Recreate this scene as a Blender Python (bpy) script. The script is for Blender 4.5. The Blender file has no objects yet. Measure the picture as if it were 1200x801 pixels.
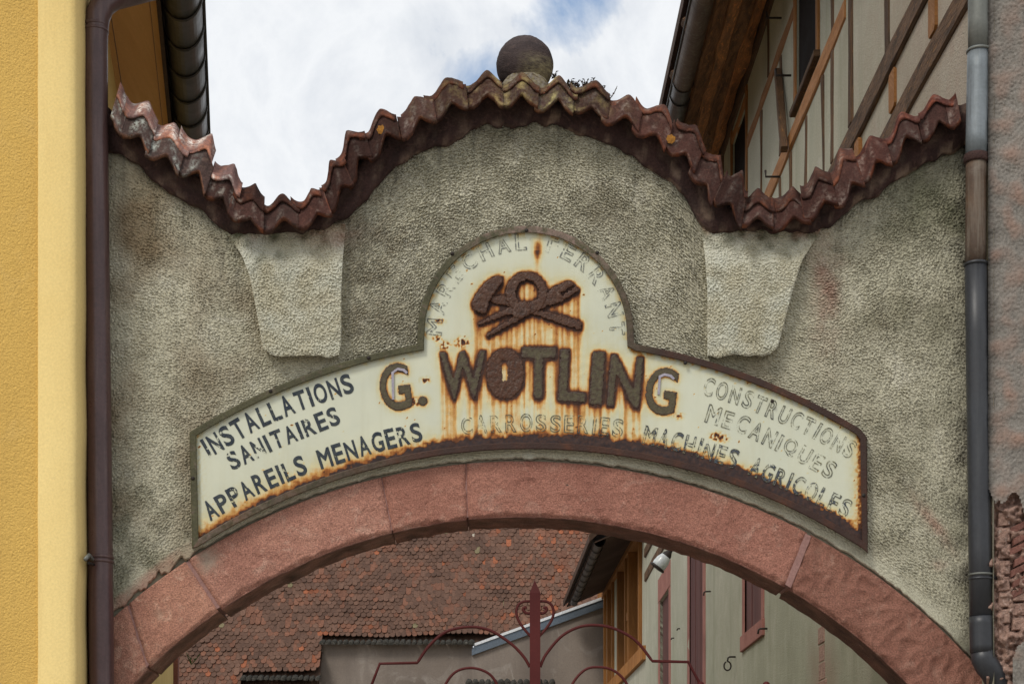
import bpy, bmesh, math, random
import numpy as np
from mathutils import Vector, noise as mnoise

random.seed(7); rng = np.random.default_rng(7)
SC = bpy.context.scene
COL = SC.collection
PI = math.pi

# ------------------------------------------------------------------ frame of reference
# distances along the view are counted in units u (the gate front stands 7 u away); K turns them into metres
K = 1.2083; F = 2030.0; EYE = 1.6
def P(X, Z, h): return (X*K, (Z-7)*K, EYE+h*K)
def G(px, py, d=0.0):
    Z = 7+d
    return P((px-590)*Z/F, Z, (980-py)*Z/F)
def GS(px, py, d):            # straight back from the front plane of the gateway
    x, y, z = G(px, py, 0.0); return (x, d*K, z)
def GV(px, py, d):
    Z = 7+np.asarray(d)
    px = np.asarray(px, float); py = np.asarray(py, float)
    return np.stack([(px-590)*Z/F*K, (Z-7)*K+0*px, EYE+(980-py)*Z/F*K], -1)

# ------------------------------------------------------------------ camera, sky, sun, exposure
cd = bpy.data.cameras.new('camera'); cam = bpy.data.objects.new('camera', cd); COL.objects.link(cam)
cam.location = P(0, 0, 0); cam.rotation_euler = (PI/2, 0, 0)
cd.sensor_width = 36; cd.lens = 36*F/1200; cd.shift_x = 10/1200; cd.shift_y = 579.5/1200
cd.clip_start = 0.1; cd.clip_end = 2000
SC.camera = cam

SUN_EL, SUN_AZ = 47, -142          # azimuth clockwise from +Y: behind the camera, to the left
W = bpy.data.worlds.new('World'); SC.world = W; W.use_nodes = True

def nd(nt, typ, ins=None, **props):
    n = nt.nodes.new(typ)
    for k, v in props.items(): setattr(n, k, v)
    for k, v in (ins or {}).items():
        s = n.inputs[k]
        if isinstance(v, bpy.types.NodeSocket): nt.links.new(v, s)
        elif isinstance(v, bpy.types.Node): nt.links.new(v.outputs[0], s)
        else: s.default_value = v
    return n
def c4(c): return (c[0], c[1], c[2], 1)
def srgb(r, g, b):
    f = lambda v: (v/255/12.92 if v/255 <= .04045 else ((v/255+.055)/1.055)**2.4)
    return (f(r), f(g), f(b))
def ramp(nt, fac, stops, interp='LINEAR'):
    n = nt.nodes.new('ShaderNodeValToRGB'); nt.links.new(fac, n.inputs[0]); n.color_ramp.interpolation = interp
    e = n.color_ramp.elements
    while len(e) < len(stops): e.new(.5)
    for el, (p, c) in zip(e, stops):
        el.position = p; el.color = c4(c) if not isinstance(c, (int, float)) else (c, c, c, 1)
    return n
def mixc(nt, fac, a, b, mode='MIX'):
    n = nt.nodes.new('ShaderNodeMix'); n.data_type = 'RGBA'; n.blend_type = mode
    for s, v in ((n.inputs[0], fac), (n.inputs[6], a), (n.inputs[7], b)):
        if isinstance(v, bpy.types.NodeSocket): nt.links.new(v, s)
        elif isinstance(v, (int, float)): s.default_value = v
        else: s.default_value = c4(v)
    return n.outputs[2]
def mth(nt, op, a, b=0.0, c=None, clamp=False):
    n = nt.nodes.new('ShaderNodeMath'); n.operation = op; n.use_clamp = clamp
    for i, v in enumerate((a, b, c)):
        if v is None: continue
        if isinstance(v, bpy.types.NodeSocket): nt.links.new(v, n.inputs[i])
        else: n.inputs[i].default_value = v
    return n.outputs[0]
def nz(nt, vec, scale, detail=4, rough=.55, dist=0.0, out=0):
    n = nd(nt, 'ShaderNodeTexNoise', {'Scale': scale, 'Detail': detail, 'Roughness': rough, 'Distortion': dist})
    if vec is not None: nt.links.new(vec, n.inputs['Vector'])
    return n.outputs[out]
def mapr(nt, v, a, b, c=0.0, d=1.0):
    n = nd(nt, 'ShaderNodeMapRange', {'From Min': a, 'From Max': b, 'To Min': c, 'To Max': d}); nt.links.new(v, n.inputs[0])
    return n.outputs[0]

wt = W.node_tree; wt.nodes.clear()
sky = nd(wt, 'ShaderNodeTexSky', sky_type='NISHITA')
sky.sun_disc = False; sky.sun_elevation = math.radians(SUN_EL); sky.sun_rotation = math.radians(SUN_AZ)
sky.air_density = 1.0; sky.dust_density = .6
tc = nd(wt, 'ShaderNodeTexCoord')
dirv = tc.outputs['Generated']
n1 = nz(wt, dirv, 5.0, 8, .6, .6)
n2 = nz(wt, dirv, 14.0, 6, .6, .3)
# cloud cover with a few blue breaks; the break in view lies beside the stone ball
def gap(d, r):
    d = Vector(d).normalized()
    dp = nd(wt, 'ShaderNodeVectorMath', {0: dirv, 1: tuple(d)}, operation='DOT_PRODUCT')
    return mapr(wt, dp.outputs['Value'], math.cos(r), 1.0)
def gdir(px, py): return ((px-590)/F, 1, (980-py)/F)
g = mth(wt, 'MAXIMUM', mth(wt, 'MULTIPLY', gap(gdir(664, -2), .034), 1.45), mth(wt, 'MULTIPLY', gap(gdir(580, 105), .03), .85))
g = mth(wt, 'MAXIMUM', g, mth(wt, 'MULTIPLY', gap(gdir(250, 5), .05), .45))
blue = mth(wt, 'ADD', mth(wt, 'MULTIPLY', g, .30), n2)
blue = mth(wt, 'ADD', mth(wt, 'MULTIPLY', n1, .55), mth(wt, 'MULTIPLY', blue, .55))
bl = mapr(wt, blue, .66, .84)
cl = ramp(wt, mth(wt, 'ADD', mth(wt, 'MULTIPLY', n1, .6), mth(wt, 'MULTIPLY', n2, .4)), [(.34, (5.9, 6.25, 6.8)), (.50, (7.9, 8.1, 8.35)), (.64, (5.6, 6.0, 6.6))])
skyc = mixc(wt, .62, sky.outputs[0], (2.4, 3.9, 6.3))
wc = mixc(wt, bl, cl.outputs[0], skyc)
bg = nd(wt, 'ShaderNodeBackground', {'Color': wc, 'Strength': 0.10})
nd(wt, 'ShaderNodeOutputWorld', {'Surface': bg})

sd = bpy.data.lights.new('sun', 'SUN'); sd.energy = 1.5; sd.angle = math.radians(16); sd.color = (1, .95, .86)
sun = bpy.data.objects.new('sun', sd); COL.objects.link(sun)
e, a = math.radians(SUN_EL), math.radians(SUN_AZ)
sv = Vector((math.sin(a)*math.cos(e), math.cos(a)*math.cos(e), math.sin(e)))
sun.rotation_euler = sv.to_track_quat('Z', 'Y').to_euler(); sun.location = sv*60
SC.view_settings.view_transform = 'Standard'; SC.view_settings.look = 'None'
SC.view_settings.exposure = 0.2; SC.view_settings.gamma = 1.0

# ------------------------------------------------------------------ materials
def surf(name, c1, c2, c3=None, s1=2.0, s2=60.0, layers=(), bump=.4, bscale=180.0, bdist=.003, rough=.85, spec=.3,
         rand=0.0, stretch=None, streak=None, uv=False, metal=0.0, rvar=.1, objcol=False, speck=.25, coat=0.0):
    m = bpy.data.materials.new(name); m.use_nodes = True; nt = m.node_tree; nt.nodes.clear()
    if uv:
        src = nd(nt, 'ShaderNodeUVMap').outputs[0]
    else:
        src = nd(nt, 'ShaderNodeNewGeometry').outputs['Position']
    if stretch:
        src = nd(nt, 'ShaderNodeVectorMath', {0: src, 1: stretch}, operation='MULTIPLY').outputs[0]
    a = nz(nt, src, s1, 6, .6, .4)
    b = nz(nt, src, s2, 4, .65)
    col = mixc(nt, mapr(nt, a, .32, .68), c1, c2)
    if c3 is not None:
        a2 = nz(nt, src, s1*2.7, 6, .65, .8)
        col = mixc(nt, mapr(nt, a2, .55, .75), col, c3)
    sp = mapr(nt, b, .25, .75, 1-speck, 1+speck)
    col = mixc(nt, 1.0, col, nd(nt, 'ShaderNodeCombineColor', {0: sp, 1: sp, 2: sp}).outputs[0], 'MULTIPLY')
    if streak:   # vertical wash marks running down a wall: (colour, strength, scale)
        pos = nd(nt, 'ShaderNodeNewGeometry').outputs['Position']
        v = nd(nt, 'ShaderNodeVectorMath', {0: pos, 1: (1, 1, .07)}, operation='MULTIPLY').outputs[0]
        col = mixc(nt, mapr(nt, nz(nt, v, streak[2], 6, .65), .5, .75, 0, streak[1]), col, streak[0])
    for (attr, lc, brk, bs) in layers:
        at = nd(nt, 'ShaderNodeAttribute', attribute_name=attr).outputs['Fac']
        if brk: at = mth(nt, 'ADD', at, mth(nt, 'MULTIPLY', mth(nt, 'SUBTRACT', nz(nt, src, bs, 5, .65), .5), mth(nt, 'MULTIPLY', mth(nt, 'MINIMUM', mth(nt, 'MULTIPLY', at, 4), 1.0), brk)), clamp=True)
        col = mixc(nt, at, col, lc)
    if rand or objcol:
        oi = nd(nt, 'ShaderNodeObjectInfo')
        if objcol: col = mixc(nt, 1.0, col, oi.outputs['Color'], 'MULTIPLY')
        if rand:
            r = mapr(nt, oi.outputs['Random'], 0, 1, 1-rand, 1+rand)
            col = mixc(nt, 1.0, col, nd(nt, 'ShaderNodeCombineColor', {0: r, 1: r, 2: r}).outputs[0], 'MULTIPLY')
    bs_ = nd(nt, 'ShaderNodeBsdfPrincipled', {'Base Color': col, 'Metallic': metal, 'Specular IOR Level': spec, 'Coat Weight': coat})
    nt.links.new(mapr(nt, a, .3, .7, max(.02, rough-rvar), min(1, rough+rvar)), bs_.inputs['Roughness'])
    if bump:
        bn = nz(nt, src, bscale, 5, .6)
        bp = nd(nt, 'ShaderNodeBump', {'Strength': bump, 'Distance': bdist, 'Height': bn})
        nt.links.new(bp.outputs[0], bs_.inputs['Normal'])
    nd(nt, 'ShaderNodeOutputMaterial', {'Surface': bs_})
    return m

M = {}
M['gate_plaster'] = surf('gate_plaster', (.61, .575, .44), (.52, .49, .365), (.645, .615, .50), 2.2, 170, bump=.9, bscale=160, bdist=.006, speck=.38,
    layers=[('pale', (.64, .64, .54), .7, 25), ('brown', (.30, .225, .14), .9, 9), ('moss', (.17, .17, .105), .9, 10), ('pinkish', (.40, .22, .165), 1.3, 14), ('soot_shade', (.05, .042, .035), 1.1, 12)])
M['gate_core'] = surf('gate_core', (.3, .28, .2), (.25, .23, .17), None, 2, 60)
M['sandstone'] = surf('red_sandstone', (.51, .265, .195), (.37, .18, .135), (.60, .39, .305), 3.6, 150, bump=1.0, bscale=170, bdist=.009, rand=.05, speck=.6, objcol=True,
    layers=[('soot_shade', (.06, .035, .025), 1.0, 12), ('pale', (.42, .33, .26), 1.4, 30)])
M['mortar'] = surf('lilac_mortar', (.34, .19, .165), (.27, .15, .13), None, 20, 90, bump=.6, bscale=150)
M['bed'] = surf('maroon_mortar_bed', (.058, .027, .022), (.032, .018, .016), (.10, .055, .042), 9, 80, bump=.9, bscale=70, bdist=.008, speck=.35,
    layers=[('pale', (.30, .21, .15), 1.2, 25)])
M['tile'] = surf('terracotta_tile', (.070, .036, .030), (.042, .025, .022), (.10, .055, .043), 13, 110, bump=.9, bscale=70, bdist=.005, rough=.85, spec=.04, rand=.35, objcol=True, speck=.35,
    layers=[('edge', (.20, .075, .042), 2.0, 42), ('lichen', (.42, .35, .15), 2.2, 38), ('white', (.40, .36, .31), 2.6, 60)])
M['orange_lichen'] = surf('orange_lichen', (.42, .18, .02), (.20, .09, .02), None, 110, 200, bump=.8, bscale=200)
M['ball'] = surf('dark_ball_stone', (.070, .048, .045), (.044, .033, .033), (.11, .075, .065), 7, 90, bump=.8, bscale=80, bdist=.006, stretch=(1, 1, 2.6), streak=((.035, .025, .025), .8, 9), speck=.45,
    layers=[('white', (.42, .36, .20), 1.8, 30)])
M['yellow_rough'] = surf('ochre_roughcast', (.83, .535, .14), (.74, .465, .12), (.78, .52, .17), .8, 150, bump=.9, bscale=95, bdist=.014, speck=.16, streak=((.55, .34, .10), .45, 5))
M['yellow_smooth'] = surf('pale_yellow_render', (.90, .69, .29), (.85, .63, .25), None, 1.5, 90, bump=.3, bscale=60, bdist=.005, streak=((.62, .42, .15), .6, 6), speck=.10)
M['brown_pipe'] = surf('brown_painted_pipe', (.085, .042, .040), (.065, .034, .034), None, 4, 60, bump=.15, bscale=60, rough=.35, spec=.5, streak=((.14, .09, .08), .8, 25), speck=.2)
M['dark_zinc'] = surf('dark_gutter_zinc', (.062, .055, .050), (.043, .039, .037), (.10, .085, .07), 5, 40, bump=.2, bscale=50, rough=.42, metal=.35, spec=.5, rand=.12)
M['soffit'] = surf('tan_soffit_board', (.74, .42, .16), (.66, .36, .135), None, 2, 50, bump=.15, bscale=80, rough=.7, stretch=(8, .6, 1), speck=.08)
M['right_wall'] = surf('grey_side_plaster', (.48, .47, .375), (.41, .395, .31), (.52, .50, .42), 1.0, 60, bump=.7, bscale=85, bdist=.012, streak=((.26, .27, .19), .75, 2.2), speck=.2,
    layers=[('pinkish', (.36, .25, .20), .8, 6), ('damp', (.22, .235, .155), .8, 4)])
M['right_front'] = surf('pink_grey_roughcast', (.27, .245, .215), (.215, .195, .17), (.28, .225, .19), 2.2, 90, bump=.9, bscale=120, bdist=.005, speck=.3,
    layers=[('pinkish', (.33, .21, .16), 1.0, 12), ('soot_shade', (.05, .045, .04), 1.0, 10)])
M['timber'] = surf('old_timber', (.17, .090, .044), (.060, .040, .028), (.33, .16, .055), 4, 26, bump=1.0, bscale=16, bdist=.01, uv=True, stretch=(9, .9, 1), rough=.8, rand=.25, speck=.35, objcol=True)
M['orange_timber'] = surf('orange_stained_timber', (.36, .155, .04), (.25, .105, .03), (.14, .07, .03), 3, 26, bump=.8, bscale=14, bdist=.008, uv=True, stretch=(9, .9, 1), rough=.7, rand=.2, speck=.3)
M['void'] = surf('dark_room', (.012, .009, .008), (.018, .013, .011), None, 3, 30, bump=0, rough=.8, spec=.05)
M['glass'] = surf('dark_window_glass', (.012, .010, .009), (.02, .015, .012), None, 2, 20, bump=.05, bscale=6, rough=.15, spec=.5)
M['maroon'] = surf('maroon_boards', (.125, .045, .038), (.085, .032, .03), None, 2, 50, bump=.4, bscale=40, stretch=(1, 1, .2), rough=.7, speck=.2, streak=((.05, .025, .022), .7, 9))
M['pinkstone'] = surf('pink_stone_trim', (.34, .15, .12), (.25, .105, .085), None, 3, 70, bump=.5, bscale=100)
M['zinc_pipe'] = surf('weathered_zinc', (.20, .205, .185), (.15, .155, .14), (.24, .235, .21), 4, 60, bump=.2, bscale=60, rough=.5, metal=.3, streak=((.10, .10, .09), .7, 30), speck=.12)
M['blue_zinc'] = surf('blue_grey_zinc', (.23, .255, .27), (.16, .18, .19), None, 6, 60, bump=.2, bscale=60, rough=.5, metal=.3, streak=((.09, .095, .10), .8, 30), speck=.12)
M['rusty_pipe'] = surf('rust_stained_pipe', (.115, .070, .042), (.07, .047, .034), (.16, .13, .10), 4, 60, bump=.3, bscale=60, rough=.6, streak=((.20, .17, .135), .9, 34), speck=.2)
M['slate_pipe'] = surf('slate_grey_pipe', (.032, .034, .039), (.025, .026, .030), None, 4, 50, bump=.12, bscale=50, rough=.42, spec=.5, streak=((.055, .057, .060), .6, 30), speck=.18)
M['rust'] = surf('rusted_iron', (.052, .023, .014), (.085, .033, .013), (.16, .062, .018), 28, 110, bump=1.0, bscale=120, bdist=.004, rough=.6, spec=.4, speck=.5)
M['rust_tool'] = surf('rusted_tool_relief', (.050, .023, .014), (.085, .036, .017), (.20, .135, .105), 16, 120, bump=.6, bscale=90, bdist=.005, rough=.5, spec=.35, speck=.6,
    layers=[('edge', (.075, .026, .010), 1.5, 30)])
M['olive'] = surf('olive_brass_letter', (.098, .080, .038), (.070, .057, .027), (.055, .026, .014), 24, 110, bump=.5, bscale=120, bdist=.003, rough=.5, spec=.4, speck=.3,
    layers=[('edge', (.042, .017, .010), 1.6, 40)])
M['lilac'] = surf('lilac_letter_edge', (.40, .37, .43), (.32, .30, .35), None, 20, 90, bump=.2)
M['frame'] = surf('sign_frame_paint', (.085, .078, .036), (.062, .058, .030), (.13, .095, .070), 9, 110, bump=.8, bscale=90, bdist=.004, rough=.6, speck=.35,
    layers=[('rust', (.042, .020, .015), .5, 14), ('orange', (.22, .065, .016), 1.2, 28), ('pinkish', (.30, .20, .17), 2.6, 34)])
M['gate_red'] = surf('dark_red_iron_paint', (.095, .017, .015), (.07, .013, .012), None, 4, 60, bump=.12, bscale=60, rough=.6, spec=.2, speck=.08)
M['iron'] = surf('black_iron', (.02, .017, .015), (.035, .025, .02), None, 20, 60, bump=.3, rough=.6)
M['end_wall'] = surf('grey_brown_render', (.27, .225, .19), (.19, .155, .13), (.36, .32, .285), .8, 30, bump=.4, bscale=40, bdist=.008, streak=((.13, .105, .095), .6, 1.6), speck=.12,
    layers=[('soot_shade', (.05, .04, .035), .8, 4)])
M['flashing'] = surf('zinc_flashing', (.17, .205, .25), (.13, .16, .195), None, 2, 30, bump=.1, rough=.4, metal=.4)
M['flash_edge'] = surf('pale_flashing_edge', (.78, .80, .82), (.7, .72, .75), None, 2, 30, bump=.1, rough=.5)
M['moss'] = surf('mossy_eave', (.045, .040, .032), (.028, .026, .020), (.16, .15, .13), 6, 25, bump=1, bscale=30, bdist=.03, speck=.5)
M['brick'] = surf('old_brick', (.22, .095, .07), (.16, .07, .055), (.30, .17, .13), 18, 90, bump=.9, bscale=90, bdist=.006, rand=.2, speck=.35)
M['rubble'] = surf('broken_plaster_rubble', (.38, .24, .185), (.27, .165, .13), (.50, .40, .34), 16, 90, bump=1, bscale=60, bdist=.015, speck=.4)
M['lampglass'] = surf('pale_lamp_glass', (.62, .66, .68), (.5, .54, .56), None, 8, 30, bump=0, rough=.25, spec=.6)
M['leaf'] = surf('weed_leaf', (.06, .075, .03), (.11, .045, .04), None, 40, 60, bump=0, rough=.7)
M['leafgreen'] = surf('green_leaf', (.05, .12, .02), (.035, .08, .015), None, 20, 60, bump=0, rough=.6)
M['ground'] = surf('cobbled_ground', (.33, .30, .26), (.26, .235, .205), (.38, .34, .29), .6, 20, bump=.8, bscale=12, bdist=.02)
M['roof_under'] = surf('roof_boards', (.075, .040, .025), (.05, .03, .02), None, 2, 30, bump=.5, bscale=20)

def vcol_mat(name, attr, rough=.8):
    m = bpy.data.materials.new(name); m.use_nodes = True; nt = m.node_tree; nt.nodes.clear()
    at = nd(nt, 'ShaderNodeAttribute', attribute_name=attr).outputs['Color']
    pos = nd(nt, 'ShaderNodeNewGeometry').outputs['Position']
    b = mapr(nt, nz(nt, pos, 25, 5, .65), .25, .75, .6, 1.4)
    col = mixc(nt, 1.0, at, nd(nt, 'ShaderNodeCombineColor', {0: b, 1: b, 2: b}).outputs[0], 'MULTIPLY')
    bs = nd(nt, 'ShaderNodeBsdfPrincipled', {'Base Color': col, 'Roughness': rough, 'Specular IOR Level': .3})
    nd(nt, 'ShaderNodeOutputMaterial', {'Surface': bs}); return m
M['beaver'] = vcol_mat('plain_clay_tiles', 'tilecol')

def enamel():
    m = bpy.data.materials.new('rusting_cream_enamel'); m.use_nodes = True; nt = m.node_tree; nt.nodes.clear()
    pos = nd(nt, 'ShaderNodeNewGeometry').outputs['Position']
    rust = nd(nt, 'ShaderNodeAttribute', attribute_name='rust').outputs['Fac']
    dark = nd(nt, 'ShaderNodeAttribute', attribute_name='dark').outputs['Fac']
    fine = mth(nt, 'SUBTRACT', nz(nt, pos, 55, 7, .7), .5); fine2 = mth(nt, 'SUBTRACT', nz(nt, pos, 200, 4, .6), .5)
    stre = nd(nt, 'ShaderNodeVectorMath', {0: pos, 1: (1, 1, .12)}, operation='MULTIPLY').outputs[0]
    vert = mth(nt, 'SUBTRACT', nz(nt, stre, 75, 5, .65), .5)
    on = mth(nt, 'MINIMUM', mth(nt, 'MULTIPLY', rust, 5), 1.0)
    r = mth(nt, 'ADD', rust, mth(nt, 'MULTIPLY', on, mth(nt, 'ADD', mth(nt, 'MULTIPLY', fine, .30), mth(nt, 'ADD', mth(nt, 'MULTIPLY', vert, .40), mth(nt, 'MULTIPLY', fine2, .12)))), clamp=True)
    base = mixc(nt, mapr(nt, nz(nt, pos, 3.5, 6, .6), .35, .65), (.66, .665, .515), (.59, .605, .48))
    base = mixc(nt, mapr(nt, nz(nt, stre, 14, 6, .65), .5, .8, 0, .35), base, (.50, .47, .30))
    cr = ramp(nt, r, [(0.0, (1, 1, 1)), (.20, (.93, .82, .55)), (.40, (.66, .37, .11)), (.60, (.34, .115, .022)), (.80, (.13, .042, .013)), (1.0, (.04, .017, .011))])
    col = mixc(nt, mapr(nt, r, .12, .5), mixc(nt, 1.0, base, cr.outputs[0], 'MULTIPLY'), cr.outputs[0])
    d = mth(nt, 'ADD', dark, mth(nt, 'MULTIPLY', mth(nt, 'MINIMUM', mth(nt, 'MULTIPLY', dark, 4), 1.0), mth(nt, 'MULTIPLY', fine, .45)), clamp=True)
    d = mapr(nt, d, .42, .58)
    col = mixc(nt, d, col, mixc(nt, mapr(nt, nz(nt, pos, 60, 4, .6), .4, .7), (.035, .022, .022), (.075, .035, .024)))
    # chipped specks
    ch = nd(nt, 'ShaderNodeTexVoronoi', {'Vector': pos, 'Scale': 42.0, 'Randomness': 1.0})
    sp = mth(nt, 'MULTIPLY', mapr(nt, ch.outputs['Distance'], .04, .08, .8, 0), mapr(nt, nz(nt, pos, 11, 3), .66, .76))
    col = mixc(nt, sp, col, (.12, .05, .025))
    bs = nd(nt, 'ShaderNodeBsdfPrincipled', {'Base Color': col, 'Specular IOR Level': .4})
    nt.links.new(mapr(nt, r, .1, .6, .38, .8), bs.inputs['Roughness'])
    bp = nd(nt, 'ShaderNodeBump', {'Strength': .5, 'Distance': .002, 'Height': mth(nt, 'ADD', mth(nt, 'MULTIPLY', r, mth(nt, 'ADD', fine, 1.0)), mth(nt, 'MULTIPLY', d, .8))})
    nt.links.new(bp.outputs[0], bs.inputs['Normal'])
    nd(nt, 'ShaderNodeOutputMaterial', {'Surface': bs}); return m
M['enamel'] = enamel()

def worn_paint(name, c1, c2, lo, hi, scale=34):
    m = bpy.data.materials.new(name); m.use_nodes = True; nt = m.node_tree; nt.nodes.clear()
    pos = nd(nt, 'ShaderNodeNewGeometry').outputs['Position']
    big = nz(nt, pos, 9, 3, .5)
    f = mth(nt, 'ADD', mth(nt, 'MULTIPLY', nz(nt, pos, scale, 6, .68), .7), mth(nt, 'MULTIPLY', big, .3))
    fac = mapr(nt, f, lo, hi)
    col = mixc(nt, mapr(nt, nz(nt, pos, 50, 3), .4, .6), c1, c2)
    bs = nd(nt, 'ShaderNodeBsdfPrincipled', {'Base Color': col, 'Roughness': .6, 'Specular IOR Level': .2})
    tr = nd(nt, 'ShaderNodeBsdfTransparent')
    mx = nd(nt, 'ShaderNodeMixShader', {0: fac, 1: tr, 2: bs})
    nd(nt, 'ShaderNodeOutputMaterial', {'Surface': mx}); return m
M['paint_good'] = worn_paint('worn_navy_lettering', (.030, .040, .055), (.055, .065, .07), .41, .46)
M['paint_half'] = worn_paint('flaking_navy_lettering', (.045, .058, .085), (.085, .10, .12), .515, .55, 55)
M['paint_ghost'] = worn_paint('ghost_lettering', (.24, .225, .14), (.085, .09, .085), .435, .57, 40)
M['paint_faint'] = worn_paint('faint_ghost_lettering', (.30, .30, .25), (.15, .16, .165), .46, .57, 40)

# ------------------------------------------------------------------ mesh helpers
ORG = {}
def link(o, parent):
    COL.objects.link(o)
    if parent is not None: o.parent = parent
def mk(name, verts, faces, mat, parent=None, smooth=True, uv=None, attrs=None, colors=None, label=None):
    verts = np.asarray(verts, dtype=np.float64).reshape(-1, 3)
    org = ORG.get(parent.name, np.zeros(3)) if parent is not None else np.zeros(3)
    me = bpy.data.meshes.new(name)
    v = verts-org
    if isinstance(faces, np.ndarray):
        nf, k = faces.shape
        me.vertices.add(len(v)); me.vertices.foreach_set('co', v.astype(np.float32).ravel())
        me.loops.add(nf*k); me.loops.foreach_set('vertex_index', faces.astype(np.int32).ravel())
        me.polygons.add(nf); me.polygons.foreach_set('loop_start', np.arange(0, nf*k, k, dtype=np.int32))
        me.update(calc_edges=True); me.validate()
    else:
        me.from_pydata([tuple(p) for p in v], [], faces)
    if smooth: me.polygons.foreach_set('use_smooth', np.ones(len(me.polygons), dtype=bool))
    for k_, a_ in (attrs or {}).items():
        at = me.attributes.new(k_, 'FLOAT', 'POINT'); at.data.foreach_set('value', np.asarray(a_, dtype=np.float32).ravel())
    if colors is not None:
        at = me.color_attributes.new('tilecol', 'FLOAT_COLOR', 'POINT'); at.data.foreach_set('color', np.asarray(colors, dtype=np.float32).ravel())
    if uv is not None:
        ul = me.uv_layers.new(name='UVMap'); li = np.zeros(len(me.loops), dtype=np.int32); me.loops.foreach_get('vertex_index', li)
        ul.data.foreach_set('uv', np.asarray(uv, dtype=np.float32)[li].ravel())
    if mat is not None: me.materials.append(mat)
    o = bpy.data.objects.new(name, me); link(o, parent); ORG[o.name] = org
    if label: o['label'] = label
    return o
def thing(name, label, cat, loc=(0, 0, 0), group=None):
    o = bpy.data.objects.new(name, None); COL.objects.link(o); o.location = loc; o.empty_display_size = .2
    ORG[o.name] = np.array(loc, float); o['label'] = label; o['category'] = cat
    if group: o['group'] = group
    return o
def gridfaces(nu, nv, wrap_v=False):
    i = np.arange(nu-1)[:, None]; j = np.arange(nv if wrap_v else nv-1)[None, :]
    j2 = (j+1) % nv
    a_ = i*nv+j; b_ = (i+1)*nv+j; c_ = (i+1)*nv+j2; d_ = i*nv+j2
    return np.stack([a_, b_, c_, d_], -1).reshape(-1, 4)
def fix_normals(o):
    bm = bmesh.new(); bm.from_mesh(o.data); bmesh.ops.recalc_face_normals(bm, faces=bm.faces); bm.to_mesh(o.data); bm.free()
    return o
def bandnoise(h, w, lam, seed, bw=.45):
    r = np.random.default_rng(seed); f = np.fft.rfft2(r.standard_normal((h, w)))
    fy = np.fft.fftfreq(h)[:, None]; fx = np.fft.rfftfreq(w)[None, :]
    fr = np.sqrt(fx*fx+fy*fy)+1e-9
    f *= np.exp(-(np.log(fr*lam)**2)/(2*bw*bw)); z = np.fft.irfft2(f, (h, w))
    return (z-z.mean())/z.std()
def blur(a_, s):
    h, w = a_.shape; p = int(4*s)+2; b_ = np.pad(a_, p)
    fy = np.fft.fftfreq(b_.shape[0])[:, None]; fx = np.fft.rfftfreq(b_.shape[1])[None, :]
    g_ = np.exp(-2*(PI*s)**2*(fx*fx+fy*fy))
    return np.fft.irfft2(np.fft.rfft2(b_)*g_, b_.shape)[p:p+h, p:p+w]
def smooth_interp(xs, pts, s=3):
    pts = np.array(sorted(pts), float)
    y = np.interp(xs, pts[:, 0], pts[:, 1])
    if s > 0 and len(xs) > 8:
        k = int(s*2)+1; ker = np.ones(k)/k
        for _ in range(2): y = np.convolve(np.pad(y, k//2, mode='edge'), ker, 'valid')
    return y

def beam(name, p0, p1, w, h, mat, parent, up=(0, 0, 1), rough=.006, steps=None, round_=.12, label=None, side=None):
    """squared timber / bar from p0 to p1 with slightly uneven faces; w across, h along up"""
    p0 = Vector(p0); p1 = Vector(p1); d = (p1-p0); L = d.length; d.normalize(); up = Vector(up)
    if abs(d.dot(up)) > .95: up = Vector((0, 1, 0)) if abs(d.y) < .9 else Vector((1, 0, 0))
    sx = d.cross(up).normalized(); uz = sx.cross(d).normalized()
    c = round_*min(w, h)
    prof = []
    for (qx, qz) in ((1, 1), (-1, 1), (-1, -1), (1, -1)):
        a_ = (qx*(w/2-c), qz*h/2); b_ = (qx*w/2, qz*(h/2-c))
        prof += [b_, a_] if qx*qz > 0 else [a_, b_]
    n = steps or max(2, min(24, int(L/.25)+2))
    vs = []; uv = []; so = random.random()*50
    m = len(prof)
    for i in range(n):
        t = i/(n-1); q = p0+d*(L*t)
        for k, (x, z) in enumerate(prof):
            jx = rough*mnoise.noise((so+x*9, t*L*2.2, z*9)) if rough else 0; jz = rough*mnoise.noise((so+z*9+30, t*L*2.2, x*9)) if rough else 0
            p = q+sx*(x+jx)+uz*(z+jz); vs.append(p[:]); uv.append((k/m*(w+h)*2+so, t*L+so))
    fs = [list(f) for f in gridfaces(n, m, True)]
    fs.append(list(range(m))[::-1]); fs.append([(n-1)*m+k for k in range(m)])
    o = mk(name, vs, fs, mat, parent, smooth=False, uv=uv, label=label)
    return fix_normals(o)
def box(name, a_, b_, mat, parent, label=None, bev=.004):
    """box between two opposite corners (world)"""
    bm = bmesh.new(); bmesh.ops.create_cube(bm, size=1)
    a_ = Vector(a_); b_ = Vector(b_); lo = Vector(map(min, a_, b_)); hi = Vector(map(max, a_, b_))
    for v in bm.verts: v.co = Vector((lo[i]+(v.co[i]+.5)*(hi[i]-lo[i]) for i in range(3)))
    if bev: bmesh.ops.bevel(bm, geom=bm.edges[:], offset=min(bev, .3*min(hi-lo)), segments=1, affect='EDGES')
    bm.verts.index_update(); vs = [v.co[:] for v in bm.verts]; fs = [[v.index for v in f.verts] for f in bm.faces]; bm.free()
    uv = [(v[0]+v[2]*.3, v[1]+v[2]) for v in vs]
    return mk(name, vs, fs, mat, parent, smooth=False, label=label, uv=uv)
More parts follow.
